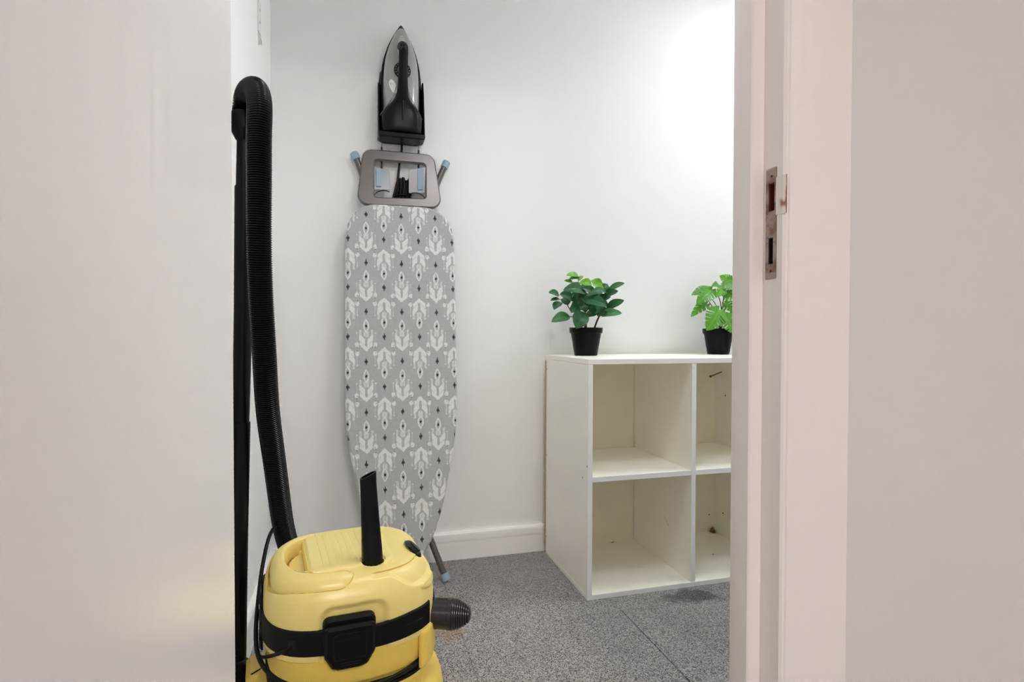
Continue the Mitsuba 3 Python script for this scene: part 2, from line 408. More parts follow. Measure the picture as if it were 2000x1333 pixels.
# door frame: jamb linings with their stops, head, and moulded architraves on the hall side
ST0, ST1 = .700, .731                                # the stop, front to back
def jamb(x, s):
    """s = +1: lining right of the opening. Two blocks: lining and stop"""
    lin = box(min(x, x + s * g), max(x, x + s * g), YF0 - .004, YF1, 0, OZ + g, .003)
    return lin
def stop(x, s):
    return box(min(x, x - s * .0235), max(x, x - s * .0235), ST0, ST1, 0, OZ, .0022)
lin = m3.Manifold(m3.Mesh(np.asarray(jamb(OX1, 1).vertices, np.float32), np.asarray(jamb(OX1, 1).faces, np.uint32)))
def mf(m):
    m = m.copy(); m.merge_vertices(); return m3.Manifold(m3.Mesh(np.asarray(m.vertices, np.float32), np.asarray(m.faces, np.uint32)))
# mortices behind the strike plate and a shallow bed for its plate and lip
cuts = [box(.57, .602, .6795, .6910, 1.0290, 1.0695), box(.57, .602, .6808, .6908, .9525, .9905), box(.577, .5815, .6750, .6970, .9305, 1.0915)]
j1 = mf(jamb(OX1, 1))
for c in cuts: j1 = j1 - mf(c)
put('trim_1', j1, 'frame_gloss', 25, 'right jamb of the painted door frame', kind='structure')
put('trim_1__stop', stop(OX1, 1), 'frame_gloss', 25)
def mortice(y0, y1, z0, z1, mat):
    e, x0, x1 = .0009, .5804, .6018
    put('trim_1__mortice', cat(box(x1 - e, x1, y0, y1, z0, z1), box(x0, x1, y0, y0 + e, z0, z1), box(x0, x1, y1 - e, y1, z0, z1), box(x0, x1, y0, y1, z0, z0 + e), box(x0, x1, y0, y1, z1 - e, z1)), mat, False, 'dark cut-out behind the strike plate')
mortice(.6796, .6909, 1.0291, 1.0694, 'bare_wood')
mortice(.6809, .6907, .9526, .9904, 'hole_dark')
put('trim_2', jamb(OX0, -1), 'frame_gloss', 25, 'left jamb behind the open door', kind='structure')
put('trim_2__stop', stop(OX0, -1), 'frame_gloss', 25)
put('trim_3', box(OX0 - g, OX1 + g, YF0 - .004, YF1, OZ, OZ + g, .003), 'frame_gloss', 25, 'head of the door frame', kind='structure')
put('trim_3__stop', box(OX0, OX1, ST0, ST1, OZ - .02, OZ, .002), 'frame_gloss', 25)
ARCH = [(1.095 * q, d) for q, d in [(0, 0), (0, .0042), (.0015, .0060), (.006, .0072), (.014, .0092), (.024, .0118), (.036, .0142), (.050, .0160), (.066, .0172), (.080, .0176), (.0868, .0172), (.0895, .0152), (.0902, .0125), (.0902, 0)]]
def architrave(x, s, z1):
    pr = np.array(ARCH)
    a = np.stack([x + s * pr[:, 0], YF0 - pr[:, 1], 0 * pr[:, 0]], 1); b = a.copy(); b[:, 2] = z1 + pr[:, 0]
    return fixed(ring_loft([a, b]))
put('trim_4', architrave(OX1 + .0065, 1, OZ + .006), 'frame_gloss', 22, 'right architrave of the door frame, pinkish white paint', kind='structure')
put('trim_5', architrave(OX0 - .0065, -1, OZ + .006), 'frame_gloss', 22, 'left architrave of the door frame', kind='structure')
pr = np.array(ARCH)
a = np.stack([OX0 - .0065 - pr[:, 0], YF0 - pr[:, 1], OZ + .006 + pr[:, 0]], 1); b = a.copy(); b[:, 0] = OX1 + .0065 + pr[:, 0]
put('trim_6', fixed(ring_loft([a, b])), 'frame_gloss', 22, 'head architrave of the door frame', kind='structure')

# the open door leaf, swung 90 degrees into the hall, seen along its glossy face
leaf_ = box(-.164, -.129, -.085, .664, .008, 1.985, .0015)
leaf_.vertices[:, 0] += (1.20 - leaf_.vertices[:, 2]) * .0036
put('door_1', leaf_, 'door_gloss', False, 'open white gloss-painted door leaf on the left', kind='structure')

# lamps of the two rooms (ceiling roses with a frosted disc), both above the frame
def ceiling_lamp(name, L, label):
    x, y, z = L['pos']; r = L['r']
    put(name + '__rim', lathe([(r * .3, .015), (r * 1.02, .015), (r * 1.08, .006), (r * 1.08, -.020), (r * 1.01, -.026), (r * 1.01, -.012), (r * .3, -.012)], 48, x, y, z), 'white_plastic', 30)
    disc = lathe([(r * .02, -.030), (r * .6, -.028), (r * .92, -.022), (r * 1.0, -.013)], 48)
    disc = ring_loft([[(x + q * math.cos(t), y + q * math.sin(t), z + h) for t in np.arange(48) * -2 * math.pi / 48] for q, h in ((r * 1.0, -.013), (r * .92, -.022), (r * .6, -.028), (r * .02, -.030))], cap0=False)
    d = mikit.ply(disc, 'white_plastic', False)
    d['emitter'] = {'type': 'area', 'radiance': rgb(*L['rgb'])}
    scene[name + '__diffuser'] = d
    tag(name, label, 'lamp')
ceiling_lamp('ceiling_lamp', CLOSET_LAMP, 'round flush ceiling lamp in the cupboard room')
ceiling_lamp('ceiling_lamp_001', HALL_LAMP, 'round flush ceiling lamp in the hall')

# added fill light in pendant form: flex, drum shade, frosted disc below
def added_fill_pendant(name, L, label):
    x, y, z = L['pos']; r = L['r']
    put(name + '__rose', lathe([(.01, ZC - .001), (.045, ZC - .001), (.045, ZC - .012), (.012, ZC - .03), (.004, ZC - .03)][::-1], 24, x, y, 0), 'white_plastic', 30)
    put(name + '__flex', tube([(x, y, z + .10), (x, y, z + .25), (x, y, ZC - .02)], .0032, 8), 'white_plastic', 40)
    put(name + '__shade', lathe([(r, -.004), (r * 1.02, .0), (r * .86, .085), (r * .30, .118), (.02, .122), (.02, .116), (r * .29, .112), (r * .83, .080), (r * .985, .0)], 48, x, y, z, closed=True), 'white_plastic', 30)
    ringd = [[(x + q * math.cos(t), y + q * math.sin(t), z + h) for t in np.arange(48) * -2 * math.pi / 48] for q, h in ((r * .98, .0), (r * .6, -.002), (r * .02, -.003))]
    d = mikit.ply(ring_loft(ringd, cap0=False), 'white_plastic', False)
    d['emitter'] = {'type': 'area', 'radiance': rgb(*L['rgb'])}
    scene[name + '__diffuser'] = d
    tag(name, label, 'lamp')
added_fill_pendant('added_fill_pendant', ADDED_FILL_PENDANT, 'added unseen fill lamp shaped as a white drum pendant inside the doorway')

# ------------------------------------------------------------------ cube shelf
SX0, SX1, SY, SD, SH, TH = .708, 1.4765, 1.646, .408, .770, .0166
ZM = .3935                                            # top of the middle shelves
XD0, XD1 = 1.0841, 1.1006
SH_ = 'cube_shelf'
def panel(name, x0, x1, y0, y1, z0, z1, tape=None):
    """melamine board with white edge tape on its front edge"""
    k = put(SH_ + '__' + name, box(x0, x1, y0 + .0008, y1, z0, z1, .0006), 'melamine', False)
    put(k + '__front_edge', box(x0 + .0002, x1 - .0002, y0, y0 + .0012, z0 + .0002, z1 - .0002, .0003), 'edge_tape', False)
    return k
YS1 = SY + SD
panel('top_panel', SX0, SX1, SY, YS1, SH - TH, SH)
panel('bottom_panel', SX0, SX1, SY, YS1, 0.0005, TH)
panel('side_panel', SX0 + .0006, SX0 + TH, SY, YS1, TH, SH - TH - .0004)
panel('side_panel', SX1 - TH, SX1 - .0006, SY, YS1, TH, SH - TH - .0004)
panel('divider', XD0, XD1, SY + .0015, YS1 - .0035, TH, SH - TH)
panel('shelf_panel', SX0 + TH, XD0 - .0004, SY + .0015, YS1 - .0035, ZM - TH, ZM)
panel('shelf_panel', XD1 + .0004, SX1 - TH, SY + .0015, YS1 - .0035, ZM - TH, ZM)
kb = put(SH_ + '__back_panel', box(SX0 + .002, SX1 - .002, YS1, YS1 + .003, .004, SH - .004), 'backboard', False, 'thin cream back board')
put(kb + '__raw_edge', box(SX0 - .0035, SX0 + .0018, YS1 + .0002, YS1 + .0034, .03, SH - .022, .0003), 'raw_board', False, 'bare brown hardboard edge at the back')
def disc(o, nrm, r, t, key, mat, label=None):
    n = np.asarray(nrm, float)
    a = np.cross(n, [0, 0, 1.0] if abs(n[2]) < .9 else [1.0, 0, 0]); a /= np.linalg.norm(a); b_ = np.cross(n, a)
    m = lathe([(r * .98, 0), (r, t * .3), (r * .9, t), (r * .3, t * 1.05)], 16); m.apply_transform(frame4(o, a, b_, n))
    return put(key, m, mat, 40, label)
for y, z in ((2.044, .715), (2.0425, .382), (1.689, .384), (1.652, .428), (2.046, .067)):
    disc((SX0 + .0005, y, z), (-1, 0, 0), .0028, .0012, SH_ + '__screw_cap', 'mark_grey', 'small grey screw cap on the side')
for y, z in ((1.983, .5995), (1.992, .1115), (1.88, .60), (1.88, .11)):
    disc((SX1 - TH + .0002, y, z), (-1, 0, 0), .0034, .0006, SH_ + '__peg_hole', 'hole_dark', 'dark peg hole in the right side')
disc((1.438, YS1 - .0002, .088), (0, -1, 0), .0030, .0008, SH_ + '__peg_hole', 'hole_dark', 'dark peg hole in the back corner')
put(SH_ + '__corner_knob', lathe([(.0045, 0), (.0055, .002), (.005, .006), (.003, .0085)], 18, SX0 + .006, YS1 - .006, SH - .0005), 'white_plastic', 40, 'small white plastic knob at the back corner')
a0, a1 = np.array([SX1 - TH + .004, 2.010, .6955]), np.array([1.392, 1.985, .6795])
dv = (a1 - a0) / np.linalg.norm(a1 - a0)
scr, _ = spline([a0, (a0 + a1) / 2, a1], 70)
put(SH_ + '__long_screw', tube(scr, .0022 + .0005 * np.sin(np.arange(70) * 2.2), 10), 'rust', 40, 'rusty long screw sticking out of the right side')
put(SH_ + '__long_screw__head', tube([a1 - dv * .002, a1, a1 + dv * .0025, a1 + dv * .004], [.0022, .0052, .0056, .003], 14), 'rust', 40)
# crumbs of dirt in the bottom right cube and along the back (nobody could count them)
cr = []
for k in range(46):
    q = abs(rng.normal(0, 1, 2)); s = rng.uniform(.0012, .0042)
    m = trimesh.creation.icosphere(subdivisions=1, radius=s); m.vertices *= rng.uniform(.6, 1.3, 3)
    m.apply_translation((SX1 - TH - .008 - q[0] * .012, YS1 - .008 - q[1] * .010, TH + s * 1.25 + max(0, .022 - .016 * q.sum()) * rng.uniform(0, 1))); cr.append(m)
for k in range(7):
    m = trimesh.creation.icosphere(subdivisions=1, radius=rng.uniform(.001, .0022)); m.apply_translation((.980 + rng.normal(0, .006), YS1 - .009 - abs(rng.normal(0, .004)), TH + .0024)); cr.append(m)
m = trimesh.creation.icosphere(subdivisions=1, radius=.0022); m.apply_translation((1.30, 1.83, TH + .0024)); cr.append(m)
put('dirt_crumbs', cat(*cr), 'dirt_brown', False, 'brown crumbs of dirt in the lower right cube of the shelf', 'dirt', kind='stuff')

tag(SH_, 'low white four-cube shelf unit with cream inside standing against the back wall', 'shelf')

# ------------------------------------------------------------------ potted plants
CR, CF = np.array([math.cos(YAW), -math.sin(YAW), 0]), np.array([math.sin(YAW), math.cos(YAW), 0])
def leaf(base, tip, w, up, droop=.15, cup=.25, shape='oval', n=14, m=9):
    """solid leaf blade: base, tip, width, the way the upper face looks; droop bends the tip, cup folds it along the midrib"""
    base, tip, up = (np.asarray(q, float) for q in (base, tip, up))
    L = np.linalg.norm(tip - base); d = (tip - base) / L
    nrm = up - d * (up @ d); nrm /= np.linalg.norm(nrm); side = np.cross(d, nrm)
    t = np.linspace(0, 1, n); s = np.linspace(-1, 1, m)
    if shape == 'oval':
        wd = np.sin(np.pi * np.clip(t, 0, 1) ** .92) ** .66
    wd[0] = .06; wd[-1] = .02
    P = (base + np.outer(t * L, d))[:, None] + (s[None, :, None] * wd[:, None, None] * w / 2) * side
    tw = rng.uniform(-.18, .18)
    h = droop * L * (np.sin(np.pi * t) * .9)[:, None] + cup * w / 2 * wd[:, None] * (np.abs(s) ** 1.15)[None, :] + tw * w / 2 * (t * wd)[:, None] * s[None, :]
    h = h + .035 * w * (np.sin(t * 9 + rng.uniform(0, 6)))[:, None] * (np.abs(s) ** 2)[None, :]
    P = P + h[..., None] * nrm
    th = .0006
    top, bot = P + nrm * th * .5, P - nrm * th * .5
    V = np.vstack([top.reshape(-1, 3), bot.reshape(-1, 3)]); N = n * m
    i, j = np.meshgrid(np.arange(n - 1), np.arange(m - 1), indexing='ij')
    q = np.stack([i * m + j, i * m + j + 1, (i + 1) * m + j + 1, (i + 1) * m + j], -1).reshape(-1, 4)
    rim = np.r_[np.arange(m - 1), np.arange(m - 1, N - 1, m), np.arange(N - 1, N - m, -1), np.arange(N - m, 0, -m)]
    rn = np.roll(rim, -1)
    uv = np.stack([np.repeat(t, m), np.tile(s * .5 + .5, n)], 1)
    return tm(V, np.vstack([q, q[:, ::-1] + N, np.stack([rim, rim + N, rn + N, rn], 1)])), np.vstack([uv, uv])

def split_leaf(base, tip, w, up, bend=.12, cup=.12, cuts=5, seed=0):
    """swiss-cheese leaf: heart outline with deep side slits, drawn in 2D, thickened and bent"""
    r = np.random.default_rng(seed)
    base, tip, up = (np.asarray(q, float) for q in (base, tip, up))
    L = np.linalg.norm(tip - base); d = (tip - base) / L
    nrm = up - d * (up @ d); nrm /= np.linalg.norm(nrm); side = np.cross(d, nrm)
    t = np.linspace(0, 1, 26)
    hw = .5 * np.sin(np.pi * t ** .62) ** .8
    R = np.stack([t, hw], 1)
    pts = [(0.05, 0)] + [(-.13 + .10 * k, .10 + .11 * k) for k in range(2)] + [tuple(q) for q in R[6:-1]] + [(1.0, 0)]
    pts += [(x, -y) for x, y in pts[::-1][1:-1]]
    pg = Polygon(pts).buffer(.01).buffer(-.01)
    for sgn in (-1, 1):
        for k in range(cuts):
            x = .22 + .62 * k / cuts + r.uniform(-.02, .02)
            a, b_ = (x, sgn * r.uniform(.10, .17)), (x + .20, sgn * .62)
            dx = .020 + .012 * r.uniform()
            pg = pg.difference(Polygon([(a[0] - .006, a[1]), (a[0] + .012, a[1]), (b_[0] + dx * 2, b_[1]), (b_[0] - dx * 1.2, b_[1])]))
    if pg.geom_type != 'Polygon': pg = max(pg.geoms, key=lambda q: q.area)
    pg = pg.buffer(-.006).buffer(.006)
    if pg.geom_type != 'Polygon': pg = max(pg.geoms, key=lambda q: q.area)
    tv, tf = trimesh.creation.triangulate_polygon(pg.segmentize(.06), engine='earcut')
    m = trimesh.Trimesh(np.c_[tv, 0 * tv[:, 0]], tf, process=False)
    m = m.subdivide_to_size(.11)
    a, s = m.vertices[:, 0], m.vertices[:, 1]
    h = bend * L * np.sin(np.pi * np.clip(a, 0, 1)) + cup * w * np.abs(s) ** 1.2 * 1.3
    P = base + np.outer(a * L, d) + np.outer(s * w, side) + np.outer(h, nrm)
    ed = m.edges_sorted; u, idx, cnt = np.unique(ed, axis=0, return_index=True, return_counts=True)
    be = m.edges[idx[cnt == 1]]
    N = len(P); th = .0006
    V = np.vstack([P + nrm * th / 2, P - nrm * th / 2])
    F = np.vstack([m.faces, m.faces[:, ::-1] + N, np.stack([be[:, 1], be[:, 0], be[:, 0] + N], 1), np.stack([be[:, 1], be[:, 0] + N, be[:, 1] + N], 1)])
    uv = np.stack([np.clip(a, 0, 1), np.clip(s + .5, 0, 1)], 1)
    return tm(V, F), np.vstack([uv, uv])

def pot(name, x, y, z):
    put(name + '__pot', lathe([(.030, 0), (.0405, 0), (.0425, .002), (.0560, .082), (.0585, .0825), (.0610, .0845), (.0620, .1015), (.0615, .1035), (.0598, .1035), (.0575, .085), (.0540, .0845), (.03, .083)], 56, x, y, z + .0004), 'pot_black', 35, 'tapered black plastic pot with a wide rim')
    sg = lathe([(.0535, .0855), (.050, .0875), (.030, .090), (.005, .091)], 30, x, y, z)
    sg.vertices += rng.normal(0, .0008, sg.vertices.shape)
    put(name + '__soil', sg, 'soil', 40)
MPX = .000389

def plant(name, cx, cy, cz, x0, ztop, leaves, stems, kind):
    pot(name, cx, cy, cz)
    def at(px, py, dep): return np.array([cx, cy, cz]) + CR * (px - x0) * MPX + CF * dep + np.array([0, 0, .1035 + (ztop - py) * MPX])
    for st in stems:
        pth, _ = spline([at(*q) for q in st['p']], 14)
        put(name + '__stem', tube(pth, np.linspace(st['r'], st['r'] * .7, 14), 8), st['m'], 40)
    for k, l in enumerate(leaves):
        b, t = at(l[0], l[1], l[4]), at(l[2], l[3], l[5])
        upv = -CF * l[8][0] + np.array([0, 0, l[8][1]]) + CR * l[8][2]
        if kind == 'oval': msh, uvs = leaf(b, t, l[6] * 1.12 * MPX, upv, l[9] if len(l) > 9 else .12, .34)
        else: msh, uvs = split_leaf(b, t, l[6] * 1.10 * MPX, upv, l[9] if len(l) > 9 else .10, .10, 4 if l[6] > 110 else 3, k)
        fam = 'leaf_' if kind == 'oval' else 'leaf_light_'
        mat = fam + ('pale' if l[7] == 9 else 'vivid' if l[7] >= 4 else 'darker')
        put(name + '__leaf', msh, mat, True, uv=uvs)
UPF, UPM, FRO, LFT, RGT = (.85, .60, 0), (1, .42, 0), (1, .15, 0), (.9, .45, -.4), (.9, .45, .4)
# base x, y, tip x, y (picture measure of the plant), depth of base and tip, width, tone, facing, droop
OVAL = [
 (432, 172, 303, 166, .01, -.02, 66, 4, UPF), (425, 212, 478, 156, .01, .03, 44, 4, LFT), (438, 186, 322, 208, .0, -.03, 44, 1, UPF), (372, 226, 282, 212, .01, -.01, 32, 4, UPM),
 (548, 268, 414, 240, .0, -.04, 84, 5, UPM, .25), (662, 262, 546, 208, .02, .01, 80, 5, UPM, .2), (556, 246, 642, 322, -.01, -.05, 70, 5, UPF, .2),
 (470, 326, 256, 318, -.04, -.10, 112, 2, UPM, .16), (360, 392, 228, 356, -.02, -.07, 104, 1, UPM), (232, 356, 130, 334, -.02, -.05, 70, 3, LFT), (240, 392, 148, 408, -.02, -.04, 40, 2, UPF),
 (256, 420, 182, 492, -.01, -.04, 80, 2, LFT), (338, 556, 158, 604, -.01, -.04, 92, 9, UPM, .2), (452, 512, 382, 672, -.05, -.075, 140, 2, FRO, .15),
 (452, 396, 648, 470, -.05, -.11, 118, 1, UPM, .16), (690, 338, 470, 372, -.03, -.09, 72, 2, UPF, .2), (440, 420, 336, 520, -.02, -.06, 100, 1, FRO), (634, 318, 718, 246, .0, .02, 78, 3, UPM),
 (716, 290, 850, 238, .0, -.03, 52, 9, UPM, .1), (664, 366, 780, 316, .0, -.05, 74, 2, UPM), (688, 474, 842, 402, -.01, -.04, 74, 2, UPM, .1), (604, 544, 704, 484, .0, -.03, 76, 2, LFT),
 (636, 542, 818, 526, -.01, -.05, 76, 9, UPM, .18), (598, 498, 474, 552, -.03, -.05, 70, 2, FRO), (634, 488, 694, 424, -.01, -.03, 58, 2, LFT), (568, 334, 440, 292, -.03, -.06, 72, 0, UPM),
 (500, 486, 570, 322, .0, .02, 120, 0, FRO), (402, 436, 430, 286, .01, .02, 110, 0, FRO), (592, 404, 712, 372, -.02, -.05, 70, 1, UPM), (540, 420, 470, 460, .03, .06, 120, 0, FRO), (330, 440, 300, 360, .02, .05, 90, 0, FRO),
 (600, 440, 690, 330, .03, .06, 110, 1, FRO), (720, 268, 678, 258, .02, .03, 50, 3, UPM), (620, 500, 560, 440, -.03, -.07, 80, 1, FRO), (470, 300, 520, 240, .02, .05, 80, 3, FRO), (340, 470, 430, 500, -.02, -.05, 80, 1, FRO),
 (500, 350, 400, 372, -.03, -.06, 88, 1, FRO), (560, 420, 640, 330, .0, .02, 96, 1, FRO), (520, 470, 600, 500, -.02, -.05, 84, 2, UPM), (450, 400, 520, 330, .0, .02, 100, 0, FRO), (580, 300, 660, 284, -.01, -.03, 70, 2, UPM),
 (420, 480, 360, 440, .0, .02, 90, 1, FRO), (610, 380, 560, 440, -.03, -.06, 74, 1, UPM), (310, 400, 380, 330, -.01, .01, 76, 2, LFT), (480, 440, 420, 500, -.03, -.06, 84, 2, FRO), (640, 430, 720, 440, .01, .02, 70, 2, UPM)]
OST = [dict(p=[(455, 670, -.01), (446, 600, -.01), (430, 470, .0), (425, 215, .01)], r=.0028, m='stem_brown'), dict(p=[(490, 670, .0), (484, 560, .0), (500, 450, .0), (550, 268, .0)], r=.0030, m='stem_brown'),
       dict(p=[(506, 670, .01), (500, 580, .01), (480, 420, .01), (400, 300, .0)], r=.0026, m='stem_brown'), dict(p=[(578, 670, .0), (606, 590, .0), (632, 530, .0), (690, 330, .0)], r=.0036, m='stem_brown'),
       dict(p=[(430, 480, -.01), (330, 470, -.01), (300, 420, -.02), (240, 390, -.02)], r=.002, m='stem_green'), dict(p=[(445, 560, -.01), (390, 556, -.01), (338, 556, -.01)], r=.002, m='stem_brown'),
       dict(p=[(420, 290, .01), (385, 240, .01), (335, 225, .0)], r=.0016, m='stem_brown'), dict(p=[(632, 530, .0), (720, 510, -.01), (780, 525, -.04)], r=.0016, m='stem_brown')]
plant('potted_plant', .8265, 1.945, SH, 498, 660, OVAL, OST, 'oval')
tag('potted_plant', 'potted plant with rounded dark green leaves on the left of the white shelf', 'plant')
SPL = [
 (1695, 475, 1525, 690, -.05, -.09, 215, 3, FRO, .08), (1745, 528, 1822, 725, -.05, -.08, 200, 2, FRO, .08), (1645, 262, 1440, 424, -.02, -.07, 170, 3, UPM, .12), (1604, 412, 1400, 552, -.01, -.05, 110, 4, LFT, .1),
 (1728, 215, 1630, 228, .0, -.03, 78, 3, UPM, .15), (1858, 190, 1748, 112, .0, .01, 112, 4, FRO, .1), (1838, 196, 1732, 214, .01, -.02, 60, 1, UPM, .1), (1758, 215, 1905, 282, -.01, -.06, 120, 9, UPM, .15),
 (1778, 296, 1900, 420, -.02, -.07, 150, 1, FRO, .1), (1605, 262, 1420, 322, .0, -.03, 100, 9, UPM, .12), (1768, 248, 1634, 346, -.02, -.06, 110, 4, FRO, .1), (1790, 396, 1868, 505, .0, -.03, 110, 5, FRO, .1),
 (1850, 196, 1945, 120, .01, .02, 120, 4, FRO, .1), (1880, 260, 2040, 330, .0, -.04, 150, 3, RGT, .1), (1880, 380, 2060, 470, -.01, -.05, 150, 3, RGT, .1), (1880, 180, 2010, 190, .03, .03, 110, 4, UPM, .1), (1870, 480, 2010, 610, .0, -.04, 140, 2, RGT, .1)]
SST = [dict(p=[(1738, 670, .0), (1740, 590, -.01), (1745, 420, -.01), (1712, 320, -.01), (1645, 262, -.02)], r=.0022, m='stem_brown'), dict(p=[(1748, 670, .0), (1760, 510, .0), (1778, 380, .0), (1770, 250, -.01)], r=.0022, m='stem_brown'),
       dict(p=[(1752, 670, .0), (1790, 500, .0), (1804, 400, .0), (1850, 200, .0)], r=.0022, m='stem_green'), dict(p=[(1735, 670, -.01), (1668, 470, -.02), (1612, 366, -.01), (1604, 280, .0)], r=.0018, m='stem_brown'),
       dict(p=[(1735, 670, -.01), (1700, 480, -.03), (1645, 366, -.02)], r=.0018, m='stem_brown'), dict(p=[(1760, 670, .0), (1800, 560, .0), (1870, 480, .0), (1890, 380, .0)], r=.0022, m='stem_brown'),
       dict(p=[(1730, 670, -.02), (1722, 560, -.04), (1695, 478, -.05)], r=.002, m='stem_green'), dict(p=[(1740, 670, -.02), (1742, 600, -.04), (1745, 530, -.05)], r=.002, m='stem_green')]
plant('potted_plant_001', 1.417, 1.972, SH, 1731, 668, SPL, SST, 'split')
tag('potted_plant_001', 'potted plant with light green slit leaves on the right of the white shelf', 'plant')

# ------------------------------------------------------------------ ironing board leaning on the back wall, nose down
BX = .1525
def plane_y(z): return 1.885 + (z - .1) * .125
nrmB = np.array([0, -1, .125]) / math.hypot(1, .125); upB = np.array([0, .125, 1]) / math.hypot(1, .125)
def onboard(u, z, d=0.0):
    return np.stack([BX + np.asarray(u) + 0 * np.asarray(z), plane_y(np.asarray(z)) + nrmB[1] * d + 0 * np.asarray(u), np.asarray(z) + nrmB[2] * d + 0 * np.asarray(u)], -1)
zz = [.075, .079, .088, .104, .122, .172, .235, .300, .365, .421, .48, .55, .70, 1.116, 1.17, 1.206, 1.235, 1.262, 1.281, 1.293, 1.300]
ww = [.000, .022, .041, .058, .0715, .1005, .123, .1400, .154, .1655, .176, .1845, .1880, .1880, .1868, .1830, .1755, .160, .140, .118, .092]
arc = np.r_[0, np.cumsum(np.hypot(np.diff(zz), np.diff(ww)))]
fz, fw_ = PchipInterpolator(arc, zz), PchipInterpolator(arc, ww)
sarc = np.linspace(0, arc[-1], 90)
half = np.stack([fw_(sarc), fz(sarc)], 1)
half[-1, 1] = 1.300
outl = np.vstack([half, half[::-1] * [-1, 1]])
outl = outl[np.r_[True, np.linalg.norm(np.diff(outl, axis=0), axis=1) > 1e-5]]
opg = Polygon(outl)
if opg.exterior.is_ccw is False: opg = Polygon(outl[::-1])
bm = slab(opg, .016, .006)                      # local x, y(z world), thickness
v = bm.vertices
bm.vertices = onboard(v[:, 0], v[:, 1], v[:, 2])
put('ironing_board__cover', bm, 'cover_print', 40, 'grey cotton cover printed with white and black ikat motifs')
ip = opg.buffer(-.012)
bs = slab(ip, .010, .002); v = bs.vertices; bs.vertices = onboard(v[:, 0], v[:, 1], v[:, 2] - .0105)
put('ironing_board__mesh_top', bs, 'tube_grey', 30)
# iron rest: a rounded trapezoid metal frame with two bent tabs and silicone pads
RESTO = rpoly([(-.129, 1.500), (.1205, 1.500), (.148, 1.300), (-.152, 1.296)], .036, 12)
RESTI = rpoly([(-.090, 1.461), (.0880, 1.461), (.0880, 1.334), (-.0905, 1.327)], .010, 8)
def board_slab(pg, t, d0, bevel, tilt=0.0):
    m = slab(pg, t, bevel); v = m.vertices; m.vertices = onboard(v[:, 0], v[:, 1], v[:, 2] + d0 + tilt * (v[:, 1] - 1.395)); return m
rk = put('ironing_board__iron_rest', board_slab(RESTO.difference(RESTI), .017, -.006, .0045), 'rest_metal', 40, 'brown-grey metal iron rest frame')
put(rk + '__plate', board_slab(rpoly([(-.0912, 1.442), (-.0385, 1.431), (-.0365, 1.357), (-.0912, 1.354)], .003, 5), .003, .000, .0008, -.10), 'silver_plate', 30, 'bright silver tab')
put(rk + '__plate', board_slab(rpoly([(.0295, 1.433), (.0885, 1.447), (.0885, 1.359), (.0295, 1.356)], .003, 5), .003, .000, .0008, .30), 'silver_plate', 30, 'silver tab')
put(rk + '__pad', board_slab(rpoly([(-.0845, 1.431), (-.0665, 1.430), (-.0665, 1.366), (-.0845, 1.366)], .002, 4), .006, .002, .0012, -.10), 'blue_rubber', 30, 'pale blue silicone strip')
put(rk + '__pad', board_slab(rpoly([(.0598, 1.438), (.0802, 1.442), (.0802, 1.369), (.0605, 1.367)], .002, 4), .006, .002, .0012, .30), 'blue_rubber', 30, 'pale blue silicone strip')
for s, x in ((-1, -.088), (1, .086)):
    pth, _ = spline([onboard(*q) for q in ((x + s * .004, 1.330, -.012), (x, 1.345, -.012), (x - s * .008, 1.352, -.010), (x - s * .05, 1.3535, -.006))], 16)
    put(rk + '__wire', tube(pth, .0018, 8), 'wire_dark', 40)
put(rk + '__bracket', board_slab(rrect(-.11, -.075, 1.26, 1.31, .003), .004, -.014, .001), 'wire_dark', 30)
put(rk + '__bracket', board_slab(rrect(.075, .11, 1.26, 1.31, .003), .004, -.014, .001), 'wire_dark', 30)
# folded legs with blue end caps
def leg(pts, cap_at_end=True):
    pth, L = spline(pts, 40)
    k = put('ironing_board__leg', tube(pth, .0108, 20), 'tube_grey', 40, 'round dark grey tube leg with a pale blue cap')
    d = pth[-1] - pth[-2]; d /= np.linalg.norm(d); e = pth[-1]
    put(k + '__cap', tube([e - d * .024, e - d * .0235, e - d * .004, e + d * .001, e + d * .003], [.0120, .0138, .0145, .0130, .008], 24), 'blue_rubber', 40)
leg([(.060, 2.052, 1.18), (.0255, 2.0575, 1.392), (.006, 2.060, 1.452), (-.008, 2.0605, 1.485)])
leg([(.240, 2.052, 1.18), (.283, 2.0575, 1.392), (.306, 2.060, 1.448), (.3215, 2.0605, 1.481)])
leg([(.165, 1.985, .42), (.215, 1.950, .235), (.259, 1.917, .108), (.2970, 1.890, .011)])
leg([(.140, 1.985, .42), (.090, 1.950, .235), (.046, 1.917, .108), (.0080, 1.890, .011)])
put('ironing_board__leg_crossbar', tube([(.03, 2.052, 1.20), (.15, 2.052, 1.20), (.27, 2.052, 1.20)], .009, 14), 'tube_grey', 40)
put('ironing_board__leg_spine', tube(spline([onboard(.012, .40, -.03), onboard(.010, .8, -.032), onboard(.008, 1.22, -.03)], 20)[0], .010, 14), 'tube_grey', 40)
tag('ironing_board', 'narrow ironing board with grey ikat cover standing nose down against the back wall', 'ironing board')

